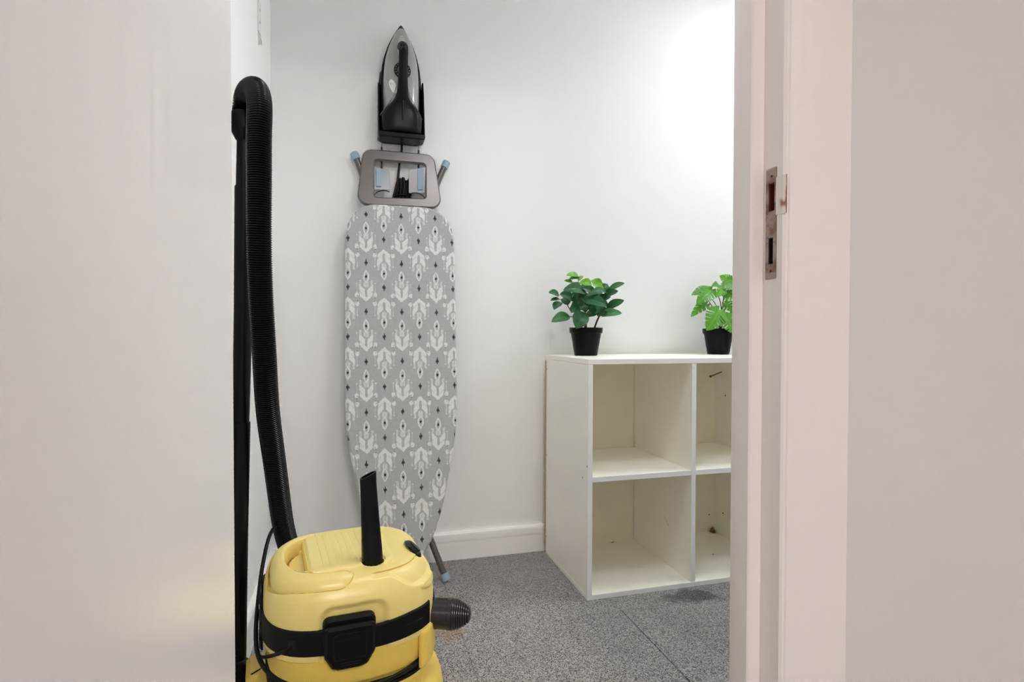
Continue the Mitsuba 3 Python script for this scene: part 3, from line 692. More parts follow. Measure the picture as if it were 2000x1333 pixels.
# ------------------------------------------------------------------ wall caddy for the iron
HC = .1540
put('iron_holder__back_plate', slab(rpoly([(-.078, 1.536), (.078, 1.536), (.078, 1.725), (.066, 1.790), (.050, 1.815), (-.054, 1.815), (-.072, 1.785), (-.078, 1.725)], .02), .014, .003, standing(HC, YB - .0005)), 'black_plastic', 30)
tr = slab(rrect(-.0800, .0800, -.036, .036, .012), .0150, .004, frame4((HC, 2.028, 1.5315), (1, 0, 0), (0, 1, 0), (0, 0, 1)))
put('iron_holder__tray', tr, 'black_plastic', 30)
lip = slab(rrect(-.0800, .0800, 1.5325, 1.5475, .006), .004, .0012, standing(HC, 1.992))
put('iron_holder__front_lip', lip, 'black_gloss', 30)
for s, zt in ((-1, 1.738), (1, 1.755)):
    side = Polygon([(1.994, 1.54), (2.078, 1.54), (2.078, zt), (2.050, zt), (2.030, zt - .045), (2.006, 1.60)])
    m = slab(side.buffer(-.004).buffer(.004), .0045, .0012, frame4((HC + s * .0800 - (.0045 if s > 0 else 0), 0, 0), (0, 1, 0), (0, 0, 1), (1, 0, 0)))
    put('iron_holder__side_wall', m, 'black_plastic', 30)
for x in (.0885, .2195):
    k = put('iron_holder__hook', tube([(x, 2.070, 1.534), (x, 2.070, 1.50), (x, 2.070, 1.46)], .0013, 8), 'wire_steel', 40, 'steel wire hook with a black sleeve')
    put(k + '__sleeve', tube(spline([(x, 2.070, 1.518), (x, 2.0705, 1.48), (x, 2.0705, 1.44), (x, 2.066, 1.425), (x, 2.060, 1.424)], 16)[0], .0034, 10), 'wire_dark', 40)
tag('iron_holder', 'black plastic wall caddy with two wire hooks holding the steam iron', 'iron holder')

# ------------------------------------------------------------------ steam iron standing nose up in the caddy
IC, IS = .1545, 2.066                                  # centre x; soleplate plane (y); d grows towards the room
def body(zs, ws, hs, d0, ex=2.4, n=41, m=70, cx=0.0):
    fz_, = (np.linspace(zs[0], zs[-1], m),)
    W, H = PchipInterpolator(zs, ws)(fz_), PchipInterpolator(zs, hs)(fz_)
    ph = np.linspace(0, math.pi, n); c, s = np.cos(ph), np.sin(ph)
    px, pd = np.sign(c) * np.abs(c) ** (2 / ex), np.abs(s) ** (2 / ex)
    R = np.stack([IC + cx + W[:, None] * px, IS - d0 - H[:, None] * pd, np.broadcast_to(fz_[:, None], (m, n))], -1)
    return fixed(ring_loft(R))
SZ = [1.5485, 1.60, 1.68, 1.754, 1.81, 1.87, 1.915, 1.938, 1.950]
SW = [.0705, .0710, .0710, .0690, .0620, .0450, .0235, .0105, .0015]
put('steam_iron__soleplate', body(SZ, SW, [.006] * 9, 0, 6), 'soleplate', 35, 'metal soleplate')
put('steam_iron__skirt', body(SZ, [w * 1.035 for w in SW], [.020, .020, .020, .020, .020, .019, .017, .014, .006], .004, 5), 'black_plastic', 35)
TZ = [1.600, 1.645, 1.70, 1.75, 1.81, 1.86, 1.90, 1.922, 1.937]
TW = [.0600, .0615, .0625, .0615, .0565, .0440, .0275, .0160, .0035]
TH_ = [.058, .058, .056, .054, .049, .040, .028, .018, .004]
put('steam_iron__tank', body(TZ, TW, TH_, .020, 2.3), 'tank_grey', 35, 'smoky grey translucent water tank')
def tank_d(x, z):
    W, H = PchipInterpolator(TZ, TW)(z), PchipInterpolator(TZ, TH_)(z)
    return .020 + H * np.maximum(1 - np.abs((x - IC) / W) ** 2.3, 0) ** (1 / 2.3)
RZ = [1.5480, 1.5510, 1.575, 1.605, 1.622, 1.638, 1.658, 1.685, 1.71]
put('steam_iron__rear_cover', body(RZ, [.0720, .0738, .0745, .0738, .0675, .054, .035, .0215, .0150], [.078, .084, .088, .090, .090, .089, .087, .086, .080], .008, 3.6), 'black_plastic', 35, 'glossy black rear body')
hp, _ = spline([(IC, IS - .070, 1.655), (IC, IS - .094, 1.690), (IC + .0005, IS - .110, 1.745), (IC + .001, IS - .115, 1.785), (IC + .0015, IS - .110, 1.816), (IC + .001, IS - .090, 1.838), (IC + .001, IS - .052, 1.850)], 60)
hr = np.interp(np.linspace(0, 1, 60), [0, .15, .35, .6, .78, .9, 1], [.026, .0190, .0155, .0155, .0165, .0165, .0175])
hk = put('steam_iron__handle', tube(hp, hr, 24), 'black_matte', 40, 'black arched handle')
for x in (-.0052, .0062):
    put(hk + '__button', slab(rrect(-.0046, .0046, -.0065, .0065, .002), .003, .0008, standing(IC + x, IS - .1235, 1.815)), 'grey_plastic', 30)
put('steam_iron__saddle', body([1.815, 1.84, 1.87, 1.895, 1.915, 1.926], [.020, .0275, .0265, .0205, .0125, .003], [.050, .046, .036, .026, .016, .004], .024, 2.2), 'tank_light', 35, 'pale grey nose around the handle foot')
noz = body([1.919, 1.923, 1.930, 1.937, 1.941], [.008, .0125, .0105, .0060, .001], [.012, .0125, .011, .008, .002], .016, 2.5)
put('steam_iron__spray_nozzle', noz, 'tank_light', 35)
put('steam_iron__nose_cap', body([1.9255, 1.930, 1.938, 1.946, 1.951], [.0130, .0135, .0098, .0046, .0008], [.022, .021, .016, .010, .003], .010, 2.6), 'black_plastic', 35, 'black nose cap')
dd = lathe([(.012, 0), (.0285, 0), (.0290, .003), (.0270, .0065), (.0185, .0075), (.0170, .0055), (.010, .0055)], 48)
dd.apply_transform(standing(IC + .0005, IS - .0715, 1.7635))
dk = put('steam_iron__dial', dd, 'black_plastic', 30, 'black round temperature dial with pale marks')
for k in range(16):
    t = k * math.pi / 8
    mk = slab(rrect(-.0009, .0009, -.0026, .0026, .0004), .0006, .0001, standing(0, 0, 0))
    mk.apply_transform(trimesh.transformations.rotation_matrix(t, (0, 1, 0))); mk.apply_translation((IC + .0005 + .0232 * math.sin(t), IS - .0715 - .0068, 1.7635 + .0232 * math.cos(t)))
    put(dk + '__mark', mk, 'mark_grey', False)
ann = slab(Point(0, 0).buffer(.0165, 16).difference(Point(0, 0).buffer(.0145, 16)), .0006, .0001, standing(IC + .0005, IS - .0715 - .0052, 1.7635))
put(dk + '__ring_mark', ann, 'mark_grey', False)
# white oval sticker wrapped on the tank, with a small curved mark
def on_tank(pg, t, lift):
    tv, tf = trimesh.creation.triangulate_polygon(pg, engine='earcut')
    m = trimesh.Trimesh(np.c_[tv, 0 * tv[:, 0]], tf, process=False).subdivide_to_size(.004)
    x, z = m.vertices[:, 0], m.vertices[:, 1]
    d = tank_d(x, z)
    N = len(x); V = np.vstack([np.stack([x, IS - d - lift - t, z], 1), np.stack([x, IS - d - lift, z], 1)])
    ed = m.edges_sorted; u, idx, cnt = np.unique(ed, axis=0, return_index=True, return_counts=True); be = m.edges[idx[cnt == 1]]
    return fixed(tm(V, np.vstack([m.faces, m.faces[:, ::-1] + N, np.stack([be[:, 1], be[:, 0], be[:, 0] + N], 1), np.stack([be[:, 1], be[:, 0] + N, be[:, 1] + N], 1)])))
from shapely import affinity
ov = affinity.translate(affinity.rotate(affinity.scale(Point(0, 0).buffer(1, 20), .0108, .0262), 20, origin=(0, 0)), .1235, 1.706)
sk = put('steam_iron__sticker', on_tank(ov, .0005, .0002), 'sticker_white', False, 'white oval sticker with a small curved mark')
mk = LineString([(.1140, 1.7185), (.1165, 1.7150), (.1205, 1.7165), (.1245, 1.7120)]).buffer(.0009).union(LineString([(.1165, 1.7215), (.1155, 1.7130)]).buffer(.0007))
put(sk + '__mark', on_tank(mk, .0004, .0007), 'mark_grey', False)
for s in (-1, 1):
    q = []
    for u, z in ((.0735, 1.612), (.0640, 1.627), (.0515, 1.643), (.0370, 1.660), (.0270, 1.681), (.0210, 1.705)):
        q.append((IC + s * u, IS - max(float(tank_d(IC + s * min(u, .058), z)) + .004, .030), z))
    put('steam_iron__rim_line', tube(spline(q, 24)[0], .0013, 8), 'wire_steel', 40, 'thin silver rim line')
gr = tube(spline([(IC, IS - .0955, 1.585), (IC + .0005, IS - .0985, 1.62), (IC, IS - .0975, 1.650)], 14)[0], .0035, 12)
put('steam_iron__cord_sleeve', gr, 'black_plastic', 40)
# the mains cord drops from the heel through the tray and hangs in a bundle behind the iron rest
cd = [(.1590, 2.0700, 1.552), (.1590, 2.0700, 1.534), (.1585, 2.0705, 1.508), (.1515, 2.072, 1.463), (.1460, 2.072, 1.411), (.1380, 2.073, 1.373), (.1280, 2.075, 1.330), (.1230, 2.075, 1.300)]
pts = list(cd)
for k in range(9):
    x0 = .134 + .0042 * k + rng.uniform(-.003, .003); top = (1.412, 1.399, 1.404, 1.415, 1.395, 1.407, 1.400, 1.410, 1.390)[k]
    yb = 2.0725 + .0035 * (k % 3)
    pts += [(x0 - .004, yb, 1.262 + rng.uniform(-.006, .006)), (x0 + .006, yb, 1.33), (x0 + .014, yb + .001, top - .02), (x0 + .019, yb + .001, top), (x0 + .022, yb, top - .022), (x0 + .012, yb, 1.33), (x0 + .004, yb, 1.272)]
put('steam_iron__cord', tube(spline(pts, 700)[0], .0044, 8), 'cable_black', 40, 'black mains cord hanging in a folded bundle')
put('steam_iron__cord__tie', tube(spline([(.128, 2.070, 1.345), (.150, 2.0662, 1.350), (.176, 2.0662, 1.352), (.184, 2.074, 1.352)], 14)[0], .004, 8), 'cable_black', 40)
tag('steam_iron', 'black and smoky grey steam iron standing nose up in the wall caddy', 'iron')

# ------------------------------------------------------------------ strike plate on the right jamb
def on_jamb(pg, t, x, bevel=.0002):                    # polygon in (y, z) -> plate lying on the jamb face, thickness towards -x
    return slab(pg, t, bevel, frame4((x, 0, 0), (0, 1, 0), (0, 0, 1), (1, 0, 0)) if False else np.array([[0, 0, -1, x], [1, 0, 0, 0], [0, 1, 0, 0], [0, 0, 0, 1.0]]))
def yz(y0, y1, z0, z1): return Polygon([(y0, z0), (y1, z0), (y1, z1), (y0, z1)])
plate = yz(.6757, .6965, .9313, 1.0898).difference(yz(.6790, .6912, 1.0288, 1.0695)).difference(yz(.6812, .6908, .9524, .9905)).difference(Point(.685, 1.0795).buffer(.0018)).difference(Point(.6855, .9425).buffer(.0018))
put('strike_plate__plate', on_jamb(plate, .0016, .5806), 'strike_steel', False, 'tarnished coppery steel plate with two mortice openings')
lipx = [(.5790, .6760), (.5790, .6680), (.5792, .6630), (.5800, .6600), (.5815, .6578), (.5826, .6582), (.5812, .6608), (.5806, .6635), (.5805, .6680), (.5805, .6760)]
lm = trimesh.creation.extrude_polygon(Polygon(lipx), 1.0755 - 1.0215); lm.apply_translation((0, 0, 1.0215))
def lip_fn(p, n, uv):
    a = fbm(p.x * 140, p.y * 140, p.z * 60, 3)
    band = 1 - smoothstep(.002, .009, dr.abs(p.z - 1.0370))
    edge = 1 - smoothstep(.6580, .6600, p.y + (a - .5) * .003)
    w = dr.clip(band * smoothstep(.38, .62, a) * smoothstep(.672, .664, p.y) + edge, 0, 1)
    return mix((.74, .69, .65), (.30, .16, .09), w)
M['lip_paint'] = pbr(lip_fn, .45, .4)
put('strike_plate__lip', lm, 'lip_paint', False, 'curved lip half covered with white paint')
for y, z in ((.685, 1.0795), (.6855, .9425)):
    c = lathe([(.0001, .0), (.0017, .0), (.0017, .0004), (.0008, .0008)], 14); c.apply_transform(np.array([[0, 0, -1, .5799], [1, 0, 0, y], [0, 1, 0, z], [0, 0, 0, 1.0]]))
    put('strike_plate__screw', c, 'hole_dark', False, 'dark screw head')
c = lathe([(.0026, 0), (.0026, .00025), (.0019, .0003), (.0018, .0001), (.0004, .0001)], 18); c.apply_transform(np.array([[0, 0, -1, .5790], [1, 0, 0, .6846], [0, 1, 0, 1.0134], [0, 0, 0, 1.0]]))
put('strike_plate__dimple', c, 'strike_steel', 30)
tag('strike_plate', 'tarnished steel door strike plate let into the right jamb', 'strike plate')

# ------------------------------------------------------------------ old bracket high on the left wall
def on_left(pg, t, x=XL): return slab(pg, t, .0006, np.array([[0, 0, 1, x], [1, 0, 0, 0], [0, 1, 0, 0], [0, 0, 0, 1.0]]))
put('wall_bracket__plate', on_left(Polygon([(1.829, 1.752), (1.868, 1.756), (1.868, 1.850), (1.829, 1.850)]), .0042), 'white_plastic', False)
for z in (1.823, 1.787):
    c = lathe([(.0042, 0), (.0040, .0012), (.0012, .0018)], 16); c.apply_transform(np.array([[0, 0, 1, XL + .0040], [1, 0, 0, 1.846], [0, 1, 0, z], [0, 0, 0, 1.0]]))
    put('wall_bracket__screw', c, 'mark_grey', 30, 'painted-over screw head')
ch = []
for k in range(26):
    s = rng.uniform(.002, .006); m = trimesh.creation.icosphere(subdivisions=1, radius=s); m.vertices *= (.35, 1.0, 1.4)
    m.apply_translation((XL + .0006, 1.835 + abs(rng.normal(0, .032)), 1.758 - abs(rng.normal(0, .014)))); ch.append(m)
put('wall_bracket__broken_plaster', cat(*ch), 'plaster_grey', False, 'crumbled grey plaster under the plate', kind='stuff')
tag('wall_bracket', 'old white bracket plate with crumbled plaster high on the left wall above the hose', 'bracket')

# ------------------------------------------------------------------ wet and dry vacuum cleaner
VC, VR = np.array([-.015, 1.225]), math.radians(8.5)
VX, VY = np.array([math.cos(VR), math.sin(VR)]), np.array([-math.sin(VR), math.cos(VR)])
def vw(P):
    P = np.asarray(P, float); xy = VC + P[..., :1] * VX + P[..., 1:2] * VY
    return np.concatenate([xy, P[..., 2:]], -1)
def vm(m):
    m = m.copy(); m.vertices = vw(m.vertices); return m
VA, VB, VN = .166, .170, 3.0
def vrad(th, n=VN, a=VA, b=VB):
    return 1.0 / (np.abs(np.cos(th) / a) ** n + np.abs(np.sin(th) / b) ** n) ** (1 / n)
def sst(a, b, x):
    t = np.clip((x - a) / (b - a), 0, 1); return t * t * (3 - 2 * t)
def seg_dist(xy, path):
    d = np.full(len(xy), 9.0)
    for a, b in zip(path[:-1], path[1:]):
        ab = b - a; t = np.clip(((xy - a) @ ab) / (ab @ ab), 0, 1); d = np.minimum(d, np.linalg.norm(xy - a - t[:, None] * ab, axis=1))
    return d
VK = 'vacuum_cleaner'
# carry handle: a bar that runs along the front left rim of the lid
HPATH = spline([(-.010, -.1290, 0), (-.050, -.1275, 0), (-.088, -.1170, 0), (-.119, -.0920, 0), (-.1355, -.0450, 0), (-.1370, .0150, 0), (-.1260, .0670, 0), (-.096, .1050, 0), (-.055, .1230, 0)], 80)[0]
prof = [(1.0, .262), (1.0, .312), (.998, .322), (.990, .337), (.974, .352), (.950, .3655), (.915, .377), (.870, .3865), (.815, .3925), (.74, .3955), (.60, .397), (.35, .398), (.02, .3985)]
pa = np.array(prof); ar = np.r_[0, np.cumsum(np.hypot(np.diff(pa[:, 0]) * .17, np.diff(pa[:, 1])))]
LV = 130
sq = np.linspace(0, ar[-1], LV); ps, pz = PchipInterpolator(ar, pa[:, 0])(sq), PchipInterpolator(ar, pa[:, 1])(sq)
th = np.linspace(0, 2 * math.pi, 420, endpoint=False)
R = vrad(th)[None] * ps[:, None]
Z = np.broadcast_to(pz[:, None], R.shape).copy()
TT = np.broadcast_to(th, R.shape)
X, Y = R * np.cos(TT), R * np.sin(TT)
# raised arch that frames the front latch: the skin steps in around it
ax_, az_ = X + .012, Z - .262
q = np.stack([np.maximum(np.abs(ax_) - .062 + .024, 0), np.maximum(az_ - .092 + .024, 0)], -1)
sd = np.linalg.norm(q, axis=-1) - .024
R = R - .0080 * (1 - sst(-.009, .0035, sd)) * (Y < 0)
# the shoulder right of the handle: upper part of the lid set in, with an oval pad under the switch
zc = .3880 - .0285 * sst(.050, .112, X)
R = R - .0060 * sst(-.0015, .0025, Z - zc) * sst(.018, .035, X) * (1 - sst(-.02, .06, Y)) * (ps[:, None] > .8)
ov_ = ((Y + .112) / .030) ** 2 + ((Z - .353) / .011) ** 2
R = R + .0035 * (1 - sst(.75, 1.1, ov_)) * (X > .06)
X, Y = R * np.cos(TT), R * np.sin(TT)
# bed and hand recess of the carry handle
xy_ = np.stack([X.ravel(), Y.ravel()], 1)
dpath = np.minimum(seg_dist(xy_, HPATH[5:38, :2]), seg_dist(xy_, HPATH[36:-5, :2]) + .0042).reshape(X.shape)
top = sst(.328, .346, Z)
Z = Z - .022 * (1 - sst(.0205, .0235, dpath)) * top
pit = ((X + .098) / .022) ** 4 + ((Y - .005) / .085) ** 4
Z = Z - .026 * (1 - sst(.7, 1.15, pit)) * top
# opening for the crevice tool
TX, TY = .0340, -.0880
hole = np.hypot(X - TX, Y - TY)
Z = Z - .020 * (1 - sst(.0200, .0215, hole)) * top
head = fixed(ring_loft(np.stack([X, Y, Z], -1)))
put(VK + '__head', vm(head), 'yellow_plastic', 50, 'yellow plastic motor head')
# carry handle bar
hs = [(-.0165, -.016), (-.0175, .002), (-.0165, .0125), (-.0135, .0170), (-.0080, .0188), (-.0010, .0180), (.0070, .0142), (.0135, .0078), (.0175, .000), (.0190, -.008), (.0185, -.016)]
hp_ = HPATH.copy(); t_ = np.gradient(hp_[:, :2], axis=0); t_ /= np.linalg.norm(t_, axis=1, keepdims=True); n_ = np.stack([t_[:, 1], -t_[:, 0]], 1)
endk = np.minimum(np.arange(80), np.arange(80)[::-1]); sc = np.sqrt(np.clip(1 - (1 - np.minimum(endk / 4.0, 1)) ** 2, .25, 1))
def hs_at(k):
    f = 1 - .22 * sst(26, 42, k)
    return [(a * f, b) for a, b in hs]
rings = []
for k in range(80):
    zb = .3835 - .003 * (abs(k - 30) / 50)
    rings.append([(hp_[k, 0] - n_[k, 0] * a * sc[k], hp_[k, 1] - n_[k, 1] * a * sc[k], zb + b * (.6 + .4 * sc[k])) for a, b in hs_at(k)])
put(VK + '__carry_handle', vm(fixed(ring_loft(rings))), 'yellow_plastic', 50, 'yellow carry handle bar round the lid')
# grooved panel on top
gx, gy = np.meshgrid(np.linspace(-.088, .078, 170), np.linspace(-.106, .100, 70), indexing='ij')
pr_ = np.maximum(np.abs(gx + .005) - .083 + .024, 0) ** 2 + np.maximum(np.abs(gy + .003) - .103 + .024, 0) ** 2
sdp = np.sqrt(pr_) - .024
gz = .3990 + .0032 * (1 - sst(-.009, -.0005, sdp))
for k in range(7):
    gz -= .0010 * np.exp(-((gx + .060 - .0135 * k) / .0011) ** 2) * (1 - sst(-.012, -.004, sdp)) * (sst(-.100, -.085, gy))
gz = np.where(np.hypot(gx - TX, gy - TY) < .0245, .3950, gz)
gz = np.where(sdp > -.0004, np.where(gx < -.08, .376, .389), gz)
n1, n2 = gx.shape
i, j = np.meshgrid(np.arange(n1 - 1), np.arange(n2 - 1), indexing='ij')
fq = np.stack([i * n2 + j, (i + 1) * n2 + j, (i + 1) * n2 + j + 1, i * n2 + j + 1], -1).reshape(-1, 4)
keep = (np.hypot(gx - TX, gy - TY) >= .0225).ravel()
fq = fq[keep[fq].all(1)]
put(VK + '__top_panel', vm(tm(np.stack([gx, gy, gz], -1).reshape(-1, 3), fq)), 'yellow_plastic', 50, 'raised yellow panel with fine grooves')
put(VK + '__top_panel__dot', vm(lathe([(.0035, 0), (.0035, .0006), (.002, .0003)], 16, -.010, .062, .4018)), 'yellow_drum', 40)
# switch
sw = slab(affinity.scale(Point(0, 0).buffer(1, 24), .040, .0185), .013, .005)
swu, swt = np.array([.035, -1.0, 0.0]), np.array([.64, .02, .77])
swu /= np.linalg.norm(swu); swt -= swu * (swt @ swu); swt /= np.linalg.norm(swt)
sw.apply_transform(frame4((.1225, -.0400, .3855), swu, np.cross(swt, swu), swt))
wk = put(VK + '__switch', vm(sw), 'black_gloss', 40, 'glossy black oval power switch')
sr = slab(affinity.scale(Point(0, 0).buffer(1, 24), .027, .0115), .004, .0015); sr.apply_transform(frame4(np.array([.1225, -.0400, .3855]) + swt * .0115, swu, np.cross(swt, swu), swt))
put(wk + '__rocker', vm(sr), 'black_plastic', 40)
# drum with its flared foot
dz = [.268, .262, .245, .215, .207, .200, .185, .172, .166, .160, .150, .135, .110, .075, .062, .060]
ds = [.980, .982, .975, .955, .940, .900, .893, .900, .955, 1.035, 1.085, 1.115, 1.13, 1.12, 1.08, .90]
dzz = np.r_[np.linspace(.268, .21, 12), np.linspace(.207, .15, 24), np.linspace(.146, .0625, 14), .0600]
dss = PchipInterpolator(dz[::-1], ds[::-1])(dzz)
th2 = np.linspace(0, 2 * math.pi, 200, endpoint=False)
Rd = vrad(th2, 2.8)[None] * dss[:, None]
put(VK + '__drum', vm(fixed(ring_loft(np.stack([Rd * np.cos(th2), Rd * np.sin(th2), np.broadcast_to(dzz[:, None], Rd.shape)], -1)))), 'yellow_drum', 40, 'yellow collecting drum with flared foot')
def patch(t0, t1, z0, z1, off, thick, nt=50, nz=12, bev=.0022, n=VN, sc=1.0, base=None):
    """a piece of shell that follows the body between two angles; z0 and z1 may be functions of the angle"""
    t = np.linspace(t0, t1, nt)
    f0 = z0 if callable(z0) else (lambda q: np.full_like(q, z0)); f1 = z1 if callable(z1) else (lambda q: np.full_like(q, z1))
    rings = []
    for k, a in enumerate(t):
        e = min(k, nt - 1 - k); b = bev * (1 - min(e / 1.5, 1))
        za, zb = float(f0(np.array(a))), float(f1(np.array(a)))
        r = float(vrad(np.array(a), n)) * sc
        o = off + thick
        sec = [(r + off, za), (r + o - bev - b, za), (r + o - b, za + bev)] + [(r + o - b, za + bev + (zb - za - 2 * bev) * q) for q in np.linspace(0, 1, nz)[1:-1]] + [(r + o - b, zb - bev), (r + o - bev - b, zb), (r + off, zb)]
        rings.append([(q * math.cos(a), q * math.sin(a), z) for q, z in sec])
    return fixed(ring_loft(rings))
rad = math.radians
TL0, TL1 = math.atan2(-.168, -.065), math.atan2(-.168, .021)
put(VK + '__band', vm(patch(TL1 - .03, rad(-43), lambda a: .2700 + .004 * sst(-1.45, -.8, a), lambda a: .3120 + .0065 * sst(-1.45, -.95, a), -.002, .0060, 60)), 'black_matte', 30, 'black strap band right of the latch')
put(VK + '__band', vm(patch(rad(-205), TL0 + .03, lambda a: .2730 + 0 * a, lambda a: .3190 + 0 * a, -.002, .0060, 90)), 'black_matte', 30, 'black strap band left of the latch')
put(VK + '__band', vm(patch(rad(-34), rad(150), .268, .308, -.002, .0050, 90)), 'black_matte', 30, 'black strap band round the back')
put(VK + '__band__slot', vm(patch(rad(-64), rad(-52), .2935, .2975, .0036, .0012, 12, 4, .0004)), 'black_gloss', 30)
put(VK + '__band_001__hole', vm(patch(rad(-130.5), rad(-126), .2860, .3030, .0036, .0010, 12, 6, .0006)), 'black_gloss', 30, 'dark hole in the strap')
# front latch
LN = np.array([-.055, -1.0, -.07]); LN /= np.linalg.norm(LN)
LXa = np.array([1.0, -.055, 0]); LXa -= LN * (LXa @ LN); LXa /= np.linalg.norm(LXa); LZ = np.cross(LN, LXa); LZ = LZ if LZ[2] > 0 else -LZ
LO = np.array([-.0220, -.1680, .2830])
def latch(pg, t, d, bev): 
    m = slab(pg, t, bev); m.apply_transform(frame4(LO + LN * d, LXa, LZ, np.cross(LXa, LZ))); return vm(m)
LP = rpoly([(-.0440, -.006), (-.043, .0480), (.043, .0480), (.0440, -.006), (.0310, -.0290), (.020, -.0330), (-.020, -.0330), (-.0310, -.0290)], .008, 8)
lsg = 1 if np.cross(LXa, LZ) @ LN > 0 else -1
if lsg < 0: LXa, LZ = LXa, LZ
def latch(pg, t, d, bev):
    m = slab(pg, t, bev); m.vertices = LO + np.outer(m.vertices[:, 0], LXa) + np.outer(m.vertices[:, 1], LZ) + np.outer(m.vertices[:, 2] + d, LN); return vm(fixed(m))
lk = put(VK + '__latch', latch(rrect(-.0460, .0460, -.012, .0560, .012), .0180, -.010, .003), 'black_matte', 30, 'chunky black front latch')
put(lk + '__lever', latch(LP, .0140, .0080, .0045), 'black_plastic', 35, 'black lever plate')
put(lk + '__inset', latch(rrect(-.0290, .0290, -.0130, .0370, .007).difference(rrect(-.0262, .0262, -.0102, .0342, .006)), .0024, .0216, .0004), 'black_gloss', 30)
put(lk + '__ridge', latch(rrect(-.0235, .0240, .0225, .0240, .0006), .0010, .0216, .0003), 'black_gloss', 30)
for k in range(3):
    put(lk + '__ridge', latch(rrect(-.0190 + .0015 * k, .0190 - .0015 * k, -.0195 - .0050 * k, -.0172 - .0050 * k, .0009), .0024, .0214, .0009), 'black_gloss', 30, 'shiny finger ridge')
# left clasp, seen edge-on, with silver patches painted as highlights at two holes
ck = put(VK + '__clasp', vm(patch(rad(-207), rad(-163), lambda a: .2450 + 0 * a, lambda a: .3380 - .018 * sst(-3.1, -2.85, a), .001, .0060, 30)), 'black_plastic', 30, 'black side latch')
for z in (.3235, .2915):
    put(ck + '__hole_glint', vm(patch(rad(-166.5), rad(-164.0), z, z + .0075, .0066, .0014, 8, 4, .0004)), 'silver_plate', 30)
# bumper block under the band on the right front corner
put(VK + '__bumper', vm(patch(rad(-52), rad(-12), lambda a: .196 + .010 * sst(-.9, -.5, a), .2690, -.004, .0085, 40, 12, .003)), 'yellow_drum', 40, 'yellow corner block under the strap')
# right-hand connector: smooth sleeve with a slot, ribbed rounded end
ca, cb = np.array([.118, -.078, .2740]), np.array([.2300, -.1290, .2690]); cdir = (cb - ca) / np.linalg.norm(cb - ca)
Lc = np.linalg.norm(cb - ca)
prc = [(0, .0300), (.072, .0300), (.0725, .0312), (.0800, .0312), (.0805, .0302)]
for k in range(8):
    s0 = .0815 + .0044 * k; r_ = .0309 - .0004 * k - .00024 * k * k
    prc += [(s0, r_ - .0011), (s0 + .0011, r_), (s0 + .0026, r_ - .0002), (s0 + .0036, r_ - .0012)]
prc += [(.1180, .0120), (.1195, .0062), (.1200, .0010)]
ax3 = np.cross(cdir, [0, 0, 1.0]); ax3 /= np.linalg.norm(ax3)
cm = lathe([(r_, s0) for s0, r_ in prc], 48); cm.apply_transform(frame4(ca, ax3, np.cross(cdir, ax3), cdir))
ck2 = put(VK + '__hose_port', vm(cm), 'grey_plastic', 35, 'dark ribbed connector sticking out on the right')
slm = box(-.0035, .0035, .048, .071, .0290, .0306, .0004); slm.apply_transform(frame4(ca, ax3, cdir, np.cross(ax3, cdir)))
put(ck2 + '__slot', vm(slm), 'hole_dark', False)
# casters and feet under the drum
for k, a in enumerate((45, 135, 225, 315)):
    r_ = .170; x, y = r_ * math.cos(rad(a)), r_ * math.sin(rad(a))
    f_ = lathe([(.020, .030), (.026, .034), (.030, .060), (.034, .100), (.030, .108)], 24, x, y, 0)
    kk = put(VK + '__caster', vm(f_), 'yellow_drum', 35)
    wh = lathe([(.004, -.011), (.0205, -.011), (.0225, -.008), (.0225, .008), (.0205, .011), (.004, .011)], 28); wh.apply_transform(frame4((x, y, .0226), (0, 0, 1), (math.cos(rad(a)), math.sin(rad(a)), 0), (-math.sin(rad(a)), math.cos(rad(a)), 0)))
    put(kk + '__wheel', vm(fixed(wh)), 'black_plastic', 35)
    st_ = tube([(x, y, .0226), (x, y, .030), (x, y, .036)], .007, 12); put(kk + '__stem', vm(st_), 'black_plastic', 35)
# parking foot for the suction tube at the left
pf = slab(rrect(-.026, .030, -.045, .050, .014), .060, .008); pf.apply_transform(frame4((-.172, .060, .100), (1, 0, 0), (0, 1, 0), (0, 0, 1)))
put(VK + '__parking_foot', vm(pf), 'yellow_drum', 40, 'yellow foot with a parking slot')
sl2 = box(-.012, .013, -.0022, .0022, 0, .0014, .0004); sl2.apply_transform(frame4((-.178, .034, .1594), (.8, .6, 0), (-.6, .8, 0), (0, 0, 1)))
put(VK + '__parking_foot__slot', vm(sl2), 'hole_dark', False)
# corrugated hose: out of the back, up along the wall, over the top and down into the suction tube
HP = [(-.237, 1.354, 1.3355), (-.237, 1.354, 1.350), (-.232, 1.344, 1.364), (-.216, 1.307, 1.368), (-.200, 1.266, 1.354), (-.189, 1.232, 1.327), (-.184, 1.211, 1.292), (-.184, 1.204, 1.244), (-.184, 1.202, 1.173), (-.185, 1.208, 1.054), (-.185, 1.235, .903), (-.183, 1.259, .798),
      (-.182, 1.294, .687), (-.177, 1.333, .591), (-.170, 1.376, .476), (-.160, 1.425, .361), (-.135, 1.458, .285), (-.085, 1.468, .240), (-.030, 1.445, .235), (-.030, 1.395, .245)]
pitch = .0046
_, HL = spline(HP, 100)
nr = int(HL / pitch)
hp3, _ = spline(HP, nr * 5 + 1)
phs = (np.arange(nr * 5 + 1) % 5)
hr3 = .0240 - np.array([.0, .0002, .0014, .0030, .0014])[phs]
put(VK + '__hose', tube(hp3, hr3, 26), 'hose_black', 60, 'black corrugated suction hose')
put(VK + '__hose__end_cuff', tube([(-.030, 1.425, .2395), (-.030, 1.395, .245), (-.028, 1.370, .249)], .028, 30), 'black_plastic', 35)
